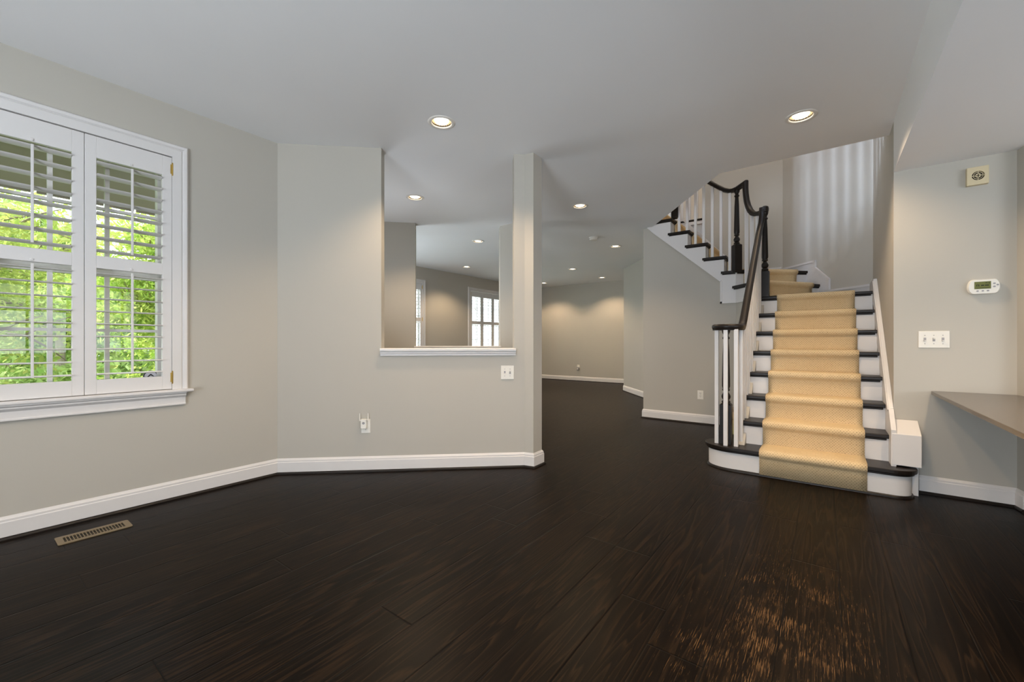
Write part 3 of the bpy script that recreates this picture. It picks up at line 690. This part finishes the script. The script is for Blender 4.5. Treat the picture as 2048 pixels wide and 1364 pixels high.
t = wall_frame('thermostat', 'white thermostat with green display above the counter', 'thermostat', (0.862, YT, 1.469), (1, 0))
rr = arc(0.050, 0.0, 0.026, 0.050, -PI / 2, PI / 2, 12) + arc(-0.050, 0.0, 0.026, 0.050, PI / 2, 3 * PI / 2, 12)
b = MB(); b.loft([[(x * s, y, z * s) for x, z in rr] for y, s in ((0, 1), (-0.018, 1), (-0.026, 0.93))]); b.build('body', M['plastic'], t, smooth=True, sharp=50)
d = MB(); d.box((-0.045, -0.0275, -0.016), (0.032, -0.0255, 0.034)); dsp = d.build('display', M['lcd'], t)
d = MB()
for (x, z, w_, h_) in ((-0.036, 0.012, 0.012, 0.003), (-0.036, 0.002, 0.004, 0.012), (-0.026, 0.002, 0.004, 0.012), (-0.014, 0.004, 0.014, 0.008), (0.004, 0.004, 0.018, 0.008), (0.006, 0.022, 0.010, 0.004), (0.020, 0.020, 0.006, 0.006), (-0.036, -0.010, 0.060, 0.0025)):
    d.box((x, -0.0282, z), (x + w_, -0.0274, z + h_))
d.build('display_digits', M['lcd_ink'], t).parent = dsp
for x, z, w_ in ((-0.030, -0.029, 0.012), (-0.006, -0.029, 0.012), (0.018, -0.029, 0.012), (0.047, 0.018, 0.013), (0.047, -0.003, 0.013), (0.062, 0.008, 0.011)):
    k = MB(); k.loft([[(x + w_ / 2 * math.cos(2 * PI * i / 14), y, z + 0.005 * math.sin(2 * PI * i / 14)) for i in range(14)] for y in (-0.0255, -0.0285)]); k.build('button', M['grey_plastic'], t)

t = wall_frame('alarm_sounder', 'square ivory sounder high on the wall under the kitchen ceiling', 'alarm sounder', (0.832, YT, 2.226), (1, 0))
b = MB(); b.plate([(-0.052, -0.061), (0.052, -0.061), (0.052, 0.061), (-0.052, 0.061)], [ring2((0.002, 0.0), 0.030, 28)], -0.034, 0.0, lambda a, bb, c: (a, c, bb)); b.build('housing', M['ivory'], t, bevel=0.003)
MB().lathe([(0.0315, 0.004), (0.0315, 0.010)], (0.002, 0, 0), 28, rot=Matrix.Rotation(PI / 2, 3, 'X')).build('speaker_recess', M['dark'], t)
g = MB(); g.box((-0.028, -0.032, -0.0022), (0.032, -0.028, 0.0022)); g.box((-0.0002, -0.032, -0.030), (0.0042, -0.028, 0.030))
g.lathe([(0.014, 0.028), (0.014, 0.032)], (0.002, 0, 0), 18, rot=Matrix.Rotation(PI / 2, 3, 'X'))
g.plate(ring2((0.002, 0), 0.024, 28), [ring2((0.002, 0), 0.0215, 28)], -0.032, -0.028, lambda a, bb, c: (a, c, bb)); g.build('grille', M['ivory'], t)

# floor register
t = thing('floor_register', 'tan slotted floor register beside the left baseboard', 'floor vent', (-3.353, 0.490, 0.0), local=True)
b = MB(); sl = [[(-0.041, y), (0.041, y), (0.041, y + 0.0098), (-0.041, y + 0.0098)] for y in [-0.124 + 0.01325 * i for i in range(19)]]
b.plate([(-0.062, -0.152), (-0.068, -0.146), (-0.068, 0.146), (-0.062, 0.152), (0.062, 0.152), (0.068, 0.146), (0.068, -0.146), (0.062, -0.152)], sl, 0.0008, 0.005); b.build('faceplate', M['vent_metal'], t)
MB().box((-0.046, -0.13, 0.0002), (0.046, 0.135, 0.0008)).build('duct_opening', M['dark'], t)
lv = MB(); lv.box((0.008, -0.124, 0.0010), (0.010, 0.128, 0.0022)); lv.build('damper_bar', M['vent_metal'], t)

# ------------------------------------------------------------------ countertop
t = thing('countertop', 'grey stone counter corner jutting in at the right edge', 'countertop', (2.2, 3.2, 0.0))
c = MB(); c.prism([(0.618, 4.205), (0.606, 4.185), (0.606, 1.7), (2.6, 1.7), (2.6, 4.128), (1.032, 4.128), (1.016, 4.205)], 0.719, 0.743); c.build('slab', M['quartz'], t, bevel=0.003)
c = MB(); c.box((2.2, 1.9, 0), (2.24, 4.1, 0.719)); c.build('support_panel', M['trim'], t)

# ------------------------------------------------------------------ staircase
st = thing('staircase', 'winding staircase with black treads, white risers, white balusters and black handrail', 'staircase', (-0.1, 4.6, 0.0))
TT = 0.030; SCO = 0.016; XLt = -0.640; XR = 0.384
def tread(poly_top, k, nose_edges=None):
    """tread slab plus a cove under the nosing, both from the same outline"""
    z = k * RI
    q = MB(); q.prism(poly_top, z - TT, z)
    ins = [tuple(p) for p in poly_top]
    cx = sum(p[0] for p in ins) / len(ins); cy = sum(p[1] for p in ins) / len(ins)
    q.prism([(p[0] + (cx - p[0]) * 0.02 * (1 if abs(p[0] - cx) > .05 else 0) , p[1]) if False else p for p in shrink(ins, 0.014)], z - TT - SCO, z - TT + 0.001)
    return q.build('tread', M['black'], st, bevel=0.006)
def shrink(poly, d):
    ar = sum(poly[i][0] * poly[(i + 1) % len(poly)][1] - poly[(i + 1) % len(poly)][0] * poly[i][1] for i in range(len(poly)))
    P = [Vector(p) for p in (poly if ar > 0 else poly[::-1])]; n = len(P); out = []
    for i in range(n):
        d0 = (P[i] - P[i - 1]).normalized(); d1 = (P[(i + 1) % n] - P[i]).normalized()
        n0 = Vector((-d0.y, d0.x)); n1 = Vector((-d1.y, d1.x)); mm = n0 + n1; mm = mm / max(0.3, mm.dot(n0)); out.append((P[i].x + mm.x * d, P[i].y + mm.y * d))
    return out
NO = 0.030                                                    # nosing overhang
# first step, rounded at both ends
left_arc = arc(-0.63, 4.125, 0.245, 0.195, PI / 2, 3 * PI / 2, 18)
right_arc = arc(0.385, 4.055, 0.135, 0.125, -PI / 2, 0, 10)
t1 = left_arc + right_arc + [(0.52, 4.205), (0.40, 4.209), (0.40, yn(2) + 0.028), (-0.61, yn(2) + 0.028), (-0.61, 4.32)]
tread(t1, 1)
front = arc(-0.63, 4.125, 0.215, 0.165, PI / 2, 3 * PI / 2, 18) + arc(0.385, 4.055, 0.105, 0.095, -PI / 2, 0, 10) + [(0.49, 4.205)]
q = MB(); q.path2d(front, [(0.0, 0.012), (0.012, 0.012), (0.012, RI - TT), (0.0, RI - TT)]); q.build('riser', M['trim'], st, smooth=True)
q = MB(); q.path2d(front, [(-0.014, 0.0), (-0.012, 0.010), (-0.006, 0.017), (0.004, 0.019), (0.004, 0.0)]); q.build('shoe_moulding', M['black'], st, smooth=True)
# straight treads 2..7
for k in range(2, 8):
    tread([(XLt, yn(k)), (XR, yn(k)), (XR, yn(k + 1) + NO), (XLt, yn(k + 1) + NO)], k)
for k in range(2, 9):
    y = yn(k) + NO
    q = MB(); q.box((-0.608, y, (k - 1) * RI - 0.001), (XR, y + 0.016, k * RI - TT)); q.build('riser', M['trim'], st)
# winders: riser lines go from the inner chamfer to the outer walls
IN9, OUT9 = (-0.665, 5.63), (-0.06, 6.45)
IN10, OUT10 = (-0.905, 5.965), (-0.19, 6.60)
def lerp(a, b, t): return tuple(a[i] + (b[i] - a[i]) * t for i in range(len(a)))
def off(a, b, d):                                             # move line a-b towards the downhill side (right of travel a->b)
    ux, uy = b[0] - a[0], b[1] - a[1]; L_ = math.hypot(ux, uy); return (a[0] + uy / L_ * d, a[1] - ux / L_ * d), (b[0] + uy / L_ * d, b[1] - ux / L_ * d)
n9a, n9b = off(IN9, OUT9, NO); n10a, n10b = off(IN10, OUT10, NO)
tread([(XLt, yn(8)), (XR, yn(8)), (0.395, 5.86), (n9b[0] + 0.03, n9b[1] + 0.02), OUT9, IN9, (-0.64, 5.56)], 8)
tread([n9a, n9b, (OUT9[0] - 0.03, OUT9[1] + 0.03), OUT10, IN10, (-0.953, 5.972), (-0.945, 5.955)], 9)
tread([n10a, n10b, (-0.46, 6.95), (-1.06, 6.965), (-1.06, YSP), (-1.083, 5.998), (-1.083, 5.966), (-0.915, 5.966)], 10)
for a, b, k in ((IN9, OUT9, 9), (IN10, OUT10, 10)):
    c, d = off(a, b, -0.016)
    q = MB(); q.prism([a, b, d, c], (k - 1) * RI - 0.001, k * RI - TT); q.build('riser', M['trim'], st)
# upper flight going left
XU = {11: -1.017, 12: -1.239, 13: -1.465, 14: -1.690, 15: -1.914}
for k in range(11, 15):
    x1 = XU[k]; x0 = XU[k + 1] - NO; tip = XU[k] - 0.291
    tread([(x1, YSP - 0.034), (x1, YB - 0.005), (x0, YB - 0.005), (x0, YSP), (tip, YSP), (tip, YSP - 0.034)], k)
for k in range(11, 16):
    x = XU[k] - NO
    q = MB(); q.box((x - 0.016, YSP, (k - 1) * RI - 0.001), (x, YB - 0.005, k * RI - TT)); q.build('riser', M['trim'], st)
# upper landing nosing (top of the flight) and the edge of the hall behind
q = MB(); q.box((-2.30, YSP - 0.034, UZ - 0.001), (XU[15], YB + 0.10, UZ + 0.012)); q.build('landing', M['black'], st)
q = MB(); q.box((-2.05, YB - 0.02, UZ - 0.028), (-1.50, YB + 0.16, UZ + 0.004)); q.build('landing_nosing', M['black'], st, bevel=0.006)
q = MB(); q.box((-2.05, YB - 0.012, UZ - 0.075), (-1.50, YB + 0.1, UZ - 0.028)); q.build('landing_fascia', M['trim'], st)
# outer stringer of the upper flight, saw-toothed on top
def xs(k): return XU[k] - NO
pl = [(-0.905, 1.595), (-0.905, 9 * RI - TT)]
pl += [(-0.908 - 0.0, 9 * RI - TT), (-0.908, 10 * RI - TT), (xs(11), 10 * RI - TT)]
for k in range(11, 15): pl += [(xs(k), k * RI - TT), (xs(k + 1), k * RI - TT)]
pl += [(xs(15), CZ + 0.2), (-2.06, CZ + 0.2), (-2.06, 2.745), (-1.975, 2.657), (-1.092, 1.880), (-1.092, 1.595)]
q = MB(); q.prism(pl, 0, 0.030, lambda a, b, c: (a, YSP - 0.006 - 0.0 + c - 0.012, b)); q.build('stringer', M['trim'], st)
e = MB()                                                       # thin moulding along its lower edge
def strip(p0, p1, w=0.022):
    dx, dz = p1[0] - p0[0], p1[1] - p0[1]; L_ = math.hypot(dx, dz); nx, nz = -dz / L_ * w, dx / L_ * w
    e.prism([p0, p1, (p1[0] + nx, p1[1] + nz), (p0[0] + nx, p0[1] + nz)], 0, 0.010, lambda a, b, c: (a, YSP - 0.018 - c, b))
strip((-1.092, 1.880), (-1.99, 2.67), -0.022); strip((-1.092, 1.595), (-1.092, 1.880), -0.022); strip((-1.092, 1.595), (-0.912, 1.595), 0.022)
e.build('stringer_moulding', M['trim'], st)
# chamfered stringer below the winders and the side of the lower flight
ch = [(-0.912, YSP - 0.018), (-0.618, 5.555)]
q = MB(); q.prism([ch[0], ch[1], (ch[1][0] + 0.03, ch[1][1] + 0.02), (ch[0][0] + 0.03, ch[0][1] + 0.02)], 1.595, 9 * RI - TT); q.build('stringer', M['trim'], st)
pl = [(yn(1) + 0.30, 0.10), (5.57, 1.50), (5.57, 8 * RI - TT), (yn(8) + NO, 8 * RI - TT)]
for k in range(7, 1, -1): pl += [(yn(k + 1) + NO, k * RI - TT), (yn(k) + NO, k * RI - TT)]
pl += [(yn(2) + NO, 0.10)]
q = MB(); q.prism(pl, 0, 0.014, lambda a, b, c: (-0.622 + c, a, b)); q.build('stringer', M['trim'], st)
# wall skirt on the right, with a moulded cap, ending in the boxed plinth
y_a, y_b = 4.05, 5.44
def sk(y): return RI * (y - YN) / RUN + 0.165
pl = [(y_a, 0.20), (y_a, sk(y_a)), (y_b, sk(y_b)), (y_b, 1.717), (5.882, 1.717), (5.882, 1.50), (5.50, 1.50), (4.21, 0.20)]
q = MB(); q.prism(pl, 0, 0.028, lambda a, b, c: (XS - 0.001 - c, a, b)); q.build('skirt_board', M['trim'], st)
q = MB(); q.sweep([(XS - 0.002, 4.20, sk(4.20)), (XS - 0.002, y_b, sk(y_b))], [(0.0, -0.030), (-0.030, -0.030), (-0.033, -0.012), (-0.020, -0.008), (-0.022, 0.0), (0.0, 0.004)][::1], fixed_side=(1, 0, 0)); q.build('skirt_cap', M['trim'], st)
# skirt boards of the winder walls
DW0, DW1 = (0.405, 5.885), (-0.476, 6.965); DL = math.hypot(DW1[0] - DW0[0], DW1[1] - DW0[1]); DU = ((DW1[0] - DW0[0]) / DL, (DW1[1] - DW0[1]) / DL); DNn = (-DU[1], DU[0])
def dwall(a, b, c): return (DW0[0] + DU[0] * a + DNn[0] * c, DW0[1] + DU[1] * a + DNn[1] * c, b)
sA = 0.555; sB = 0.775
sk1 = [(0.0, 1.50), (sA - 0.0, 1.50), (DL, 1.80), (DL, 2.122), (sB, 2.122), (sB, 2.035), (sA, 1.855), (sA, 1.722), (0.0, 1.717)]
q = MB(); q.prism(sk1, 0.001, 0.018, dwall); q.build('skirt_board', M['trim'], st)
e2 = MB()
def cap_line(pts, w=0.024):
    for (p0, p1) in zip(pts, pts[1:]):
        dx, dz = p1[0] - p0[0], p1[1] - p0[1]; L_ = math.hypot(dx, dz); nx, nz = dz / L_ * w, -dx / L_ * w
        e2.prism([p0, p1, (p1[0] + nx, p1[1] + nz), (p0[0] + nx, p0[1] + nz)], 0.017, 0.027, dwall)
cap_line([(0.0, 1.717), (sA, 1.722), (sA, 1.855), (sB, 2.035), (sB, 2.122), (DL, 2.122)]); e2.build('skirt_cap', M['trim'], st)
def sk2(x): return 10 * RI + (-1.017 - x) * RI / RUN + 0.30
pl = [(-0.48, 1.95), (-0.48, 2.122), (-0.98, 2.122), (-1.80, sk2(-1.80)), (-2.0, sk2(-2.0)), (-2.0, 2.6), (-1.1, 1.95)]
q = MB(); q.prism(pl, 0.001, 0.018, lambda a, b, c: (a, YB - c, b)); q.build('skirt_board', M['trim'], st)
q = MB()
for p0, p1 in (((-0.49, 2.122), (-0.98, 2.122)), ((-0.98, 2.122), (-1.80, sk2(-1.80))), ((-1.80, sk2(-1.80)), (-2.0, sk2(-2.0)))):
    dx, dz = p1[0] - p0[0], p1[1] - p0[1]; L_ = math.hypot(dx, dz); nx, nz = dz / L_ * -0.024, -dx / L_ * -0.024
    q.prism([p0, p1, (p1[0] - nx, p1[1] - nz), (p0[0] - nx, p0[1] - nz)], 0.017, 0.027, lambda a, b, c: (a, YB - c, b))
q.build('skirt_cap', M['trim'], st)
# boxed plinth where the skirt meets the first step
q = MB(); q.prism([(4.045, RI + 0.012), (4.045, 0.436), (4.208, 0.520), (4.208, RI + 0.012)], 0.386, 0.540, lambda a, b, c: (c, a, b)); pb = q.build('plinth_block', M['trim'], st, bevel=0.003)
q = MB(); q.box((0.486, 4.10, 0.0), (0.530, 4.209, RI + 0.012)); q.build('plinth_base', M['trim'], st)

# balusters
BW = 0.0158
def baluster(x, y, z0, z1, rz=0.0):
    c, s_ = math.cos(rz), math.sin(rz); q = MB()
    q.prism([(x + BW * (a * c - b * s_), y + BW * (a * s_ + b * c)) for a, b in ((-1, -1), (1, -1), (1, 1), (-1, 1))], z0, z1); return q.build('baluster', M['trim'], st, bevel=0.0015)
def rail_z(y): return 1.290 + 0.918 * (y - 4.286)            # centre line of the lower handrail
VZ = 1.223; RB = 0.026
XB = -0.591
NV = (-0.70, 4.09)
for x, y in ((-0.768, 4.058), (-0.688, 4.003), (-0.610, 4.020), (XB, 4.140)): baluster(x, y, RI - 0.001, VZ - RB + 0.006)
for k in range(2, 8):
    for dy in (0.050, 0.162):
        y = yn(k) + dy; baluster(XB, y, k * RI - 0.001, rail_z(y) - RB - 0.004)
P3 = Vector((-0.90, 5.98)); P2 = Vector((-0.555, 5.52))
def gz(t):                                                     # handrail centre between the two upper newels (t from newel 2 to newel 3)
    pts = [(0.0, 2.585), (0.12, 2.585), (0.30, 2.605), (0.44, 2.64), (0.55, 2.72), (0.62, 2.80), (0.655, 2.88)]
    for (a, za), (b, zb) in zip(pts, pts[1:]):
        if t <= b: return za + (zb - za) * (t - a) / (b - a)
    return pts[-1][1]
ang = math.atan2((P3 - P2).y, (P3 - P2).x)
for t_, zb in ((0.22, 8 * RI), (0.42, 9 * RI), (0.62, 9 * RI)):
    p = P2.lerp(P3, t_); baluster(p.x, p.y, zb - 0.002, gz(t_) - RB - 0.002, ang)
def up_z(x):                                                   # centre line of the upper handrail
    pts = [(-0.90, 3.045), (-0.99, 3.046), (-1.05, 3.072), (-1.10, 3.108), (-1.19, 3.180), (-1.25, 3.232), (-2.1, 3.998)]
    for (a, za), (b, zb) in zip(pts, pts[1:]):
        if x >= b: return za + (zb - za) * (x - a) / (b - a)
    return 4.0
YR = YSP + 0.012
for x, k in ((-0.985, 10), (-1.088, 11), (-1.192, 11), (-1.298, 12), (-1.401, 12), (-1.508, 13), (-1.614, 13)): baluster(x, YR, k * RI - 0.002, up_z(x) - RB - 0.004)
for x in (-1.62, -1.73, -1.84, -1.95): baluster(x, YB + 0.08, UZ + 0.002, UZ + 0.93)

for i in range(11): baluster(0.34 - 0.113 * i, 4.43, UZ - 0.002, UZ + 0.92)
q = MB(); q.sweep([(XS - 0.002, 4.43, UZ + 0.945), (-0.82, 4.43, UZ + 0.945)], [(-0.024, -0.026), (0.024, -0.026), (0.031, 0.0), (0.024, 0.022), (0.0, 0.027), (-0.024, 0.022), (-0.031, 0.0)]); q.build('handrail', M['black'], st)
# turned newels
def newel(x, y, z0, h, base_h, rz=0.0, half=0.044):
    q = MB(); c, s_ = math.cos(rz), math.sin(rz)
    def sq(hf, z): return [(x + hf * (a * c - b * s_), y + hf * (a * s_ + b * c), z) for a, b in ((-1, -1), (1, -1), (1, 1), (-1, 1))]
    q.loft([sq(half, z0), sq(half, z0 + base_h - 0.012), sq(half * 0.72, z0 + base_h)])
    b = z0 + base_h; top = z0 + h
    prof = [(0.026, b - 0.004), (0.034, b + 0.006), (0.036, b + 0.014), (0.030, b + 0.022), (0.022, b + 0.028), (0.030, b + 0.036), (0.037, b + 0.052), (0.037, b + 0.066), (0.028, b + 0.084), (0.020, b + 0.096), (0.019, b + 0.104),
            (0.030, b + 0.112), (0.031, b + 0.120), (0.026, b + 0.128), (0.033, b + 0.150), (0.0325, b + 0.20), (0.027, top - 0.20), (0.0215, top - 0.10), (0.021, top - 0.085), (0.029, top - 0.078), (0.029, top - 0.066), (0.021, top - 0.058), (0.020, top - 0.044), (0.028, top - 0.030), (0.034, top - 0.012), (0.034, top)]
    q.lathe(prof, (x, y, 0), 20); return q.build('newel_post', M['black'], st, smooth=True, sharp=32)
newel(NV[0], NV[1], RI - 0.001, VZ - RB - RI + 0.004, 0.355)
newel(-0.548, 5.535, 8 * RI - 0.001, 2.585 - RB - 8 * RI + 0.01, 0.30)
newel(P3.x, P3.y, 9 * RI + 0.17, 3.045 - RB - 9 * RI - 0.17 + 0.006, 0.36, ang)
newel(-1.665, YR, 14 * RI - 0.001, 1.05, 0.36)
# handrail with volute, goose-neck and upper run
RP = [(-0.024, -0.026), (0.024, -0.026), (0.026, -0.012), (0.031, -0.004), (0.031, 0.012), (0.024, 0.022), (0.010, 0.027), (-0.010, 0.027), (-0.024, 0.022), (-0.031, 0.012), (-0.031, -0.004), (-0.026, -0.012)]
vol = [(NV[0] + 0.0, NV[1] + 0.02, VZ)]
sp_ = []
for i in range(15):                                            # sweeps from behind the newel round its front to the straight run
    a = PI * 1.02 + (PI * 0.98) * i / 14
    sp_.append((NV[0] + 0.012 + 0.097 * math.cos(a), NV[1] + 0.01 + 0.092 * math.sin(a), VZ))
path = sp_ + [(XB, 4.15, VZ), (XB, 4.19, VZ + 0.006), (XB, 4.225, rail_z(4.225) + 0.004)]
path += [(XB, y, rail_z(y)) for y in (4.27, 4.6, 5.0, 5.40)] + [(XB + 0.004, 5.46, rail_z(5.46) + 0.008), (XB + 0.012, 5.505, 2.445), (XB + 0.018, 5.522, 2.52), (XB + 0.02, 5.525, 2.625)]
q = MB(); q.sweep(path, RP); q.lathe([(0.060, VZ - 0.026), (0.074, VZ - 0.006), (0.078, VZ + 0.010), (0.060, VZ + 0.024), (0.0, VZ + 0.027)], (NV[0], NV[1], 0), 28); q.build('handrail', M['black'], st, smooth=True, sharp=40)
d2 = (P3 - P2).normalized(); sd = (d2.y, -d2.x, 0)
gp = []
for t_, z in ((-0.02, 2.590), (0.06, 2.583), (0.16, 2.583), (0.27, 2.596), (0.38, 2.625), (0.47, 2.672), (0.55, 2.740), (0.605, 2.815), (0.64, 2.90), (0.655, 2.98), (0.655, 3.045), (0.80, 3.045), (1.0, 3.045)):
    p = P2.lerp(P3, t_); gp.append((p.x, p.y, z))
q = MB(); q.sweep(gp, RP, fixed_side=sd)
q.lathe([(0.036, 2.575), (0.040, 2.60), (0.036, 2.628), (0.020, 2.640), (0.0, 2.642)], (-0.548, 5.535, 0), 20)
q.build('handrail', M['black'], st, smooth=True, sharp=40)
up = [(P3.x, P3.y, 3.045), (-0.95, YR - 0.006, 3.042)] + [(x, YR, up_z(x)) for x in (-0.99, -1.02, -1.05, -1.08, -1.12, -1.19, -1.3, -1.66)]
q = MB(); q.sweep(up, RP); q.build('handrail', M['black'], st, smooth=True, sharp=40)

# ------------------------------------------------------------------ stair runner
XA, XC = -0.430, 0.243
lines = []                                                     # (left point, right point, lift normal)
def stepline(a, b, fwd, z_low, z_top, first=False, tho=0.012):
    """lines across the runner for one riser + nosing; a,b riser-face end points, fwd = downhill unit vector"""
    def mv(p, d): return (p[0] + fwd[0] * d, p[1] + fwd[1] * d)
    z = z_low
    lines.append((mv(a, tho), mv(b, tho), z + (0.014 if first else tho)))
    lines.append((mv(a, tho), mv(b, tho), z_top - 0.062))
    lines.append((mv(a, tho + 0.006), mv(b, tho + 0.006), z_top - 0.050))
    for ang_ in (-50, -20, 10, 40, 70, 90):
        r_ = 0.026; rad = math.radians(ang_)
        lines.append((mv(a, 0.018 + r_ * math.cos(rad)), mv(b, 0.018 + r_ * math.cos(rad)), z_top - 0.016 + 0.028 * math.sin(rad)))
for k in range(1, 9):
    y = (yn(k) + NO) if k > 1 else 3.96
    stepline((XA, y), (XC, y), (0, -1), (k - 1) * RI, k * RI, k == 1)
for (a, b, k, ta, tb) in ((IN9, OUT9, 9, 0.06, 0.86), (IN10, OUT10, 10, 0.10, 0.84)):
    ux, uy = b[0] - a[0], b[1] - a[1]; L_ = math.hypot(ux, uy)
    stepline(lerp(a, b, ta), lerp(a, b, tb), (uy / L_, -ux / L_), (k - 1) * RI, k * RI)
for k in range(11, 16):
    stepline((xs(k), 6.16), (xs(k), 6.80), (1, 0), (k - 1) * RI, k * RI)
NU = 12; vs = []; uvs = []; acc = 0.0; prev = None
for (a, b, z) in lines:
    midp = Vector(((a[0] + b[0]) / 2, (a[1] + b[1]) / 2, z))
    if prev is not None: acc += (midp - prev).length
    prev = midp; wd = math.hypot(b[0] - a[0], b[1] - a[1])
    for i in range(NU + 1):
        t_ = i / NU; p = lerp(a, b, t_); vs.append((p[0], p[1], z)); uvs.append((t_ * wd, acc))
fs = []
for r_ in range(len(lines) - 1):
    for i in range(NU): o_ = r_ * (NU + 1) + i; fs.append((o_, o_ + 1, o_ + NU + 2, o_ + NU + 1))
q = MB(); q.add(vs, fs); q.uv = uvs
ru = q.build('stair_runner', M['sisal'], smooth=True, sharp=80)
md = ru.modifiers.new('thickness', 'SOLIDIFY'); md.thickness = 0.010; md.offset = 0.0
tag(ru, 'tan woven sisal runner laid down the middle of the stairs', 'stair runner')

# ------------------------------------------------------------------ patterned container behind the first newel
t = thing('storage_canister', 'tan and green patterned container on the floor behind the bottom newel', 'container', (-0.85, 5.62, 0.0), local=True)
MB().lathe([(0.085, 0.0), (0.088, 0.004), (0.090, 0.27), (0.086, 0.275)], n=28).build('body', M['floral'], t, smooth=True)
MB().lathe([(0.094, 0.268), (0.094, 0.295), (0.080, 0.302), (0.0, 0.305)], n=28, caps=False).build('lid', paint('lid_paper', (0.30, 0.22, 0.14), 0.6), t, smooth=True)

# looks of the parts that differ from the rest of their thing
PART_LOOK = {'hinge': 'brass hinge', 'tread': 'black wooden tread', 'riser': 'white riser', 'baluster': 'square white baluster', 'newel_post': 'black turned newel post',
             'handrail': 'black handrail', 'plinth_block': 'white boxed plinth', 'bulb': 'glowing lamp bulb', 'display': 'green display', 'trunk': 'grey-brown trunk'}
for o in SC.objects:
    k = o.name.split('.')[0]
    if o.parent is not None and k in PART_LOOK: o['label'] = PART_LOOK[k]
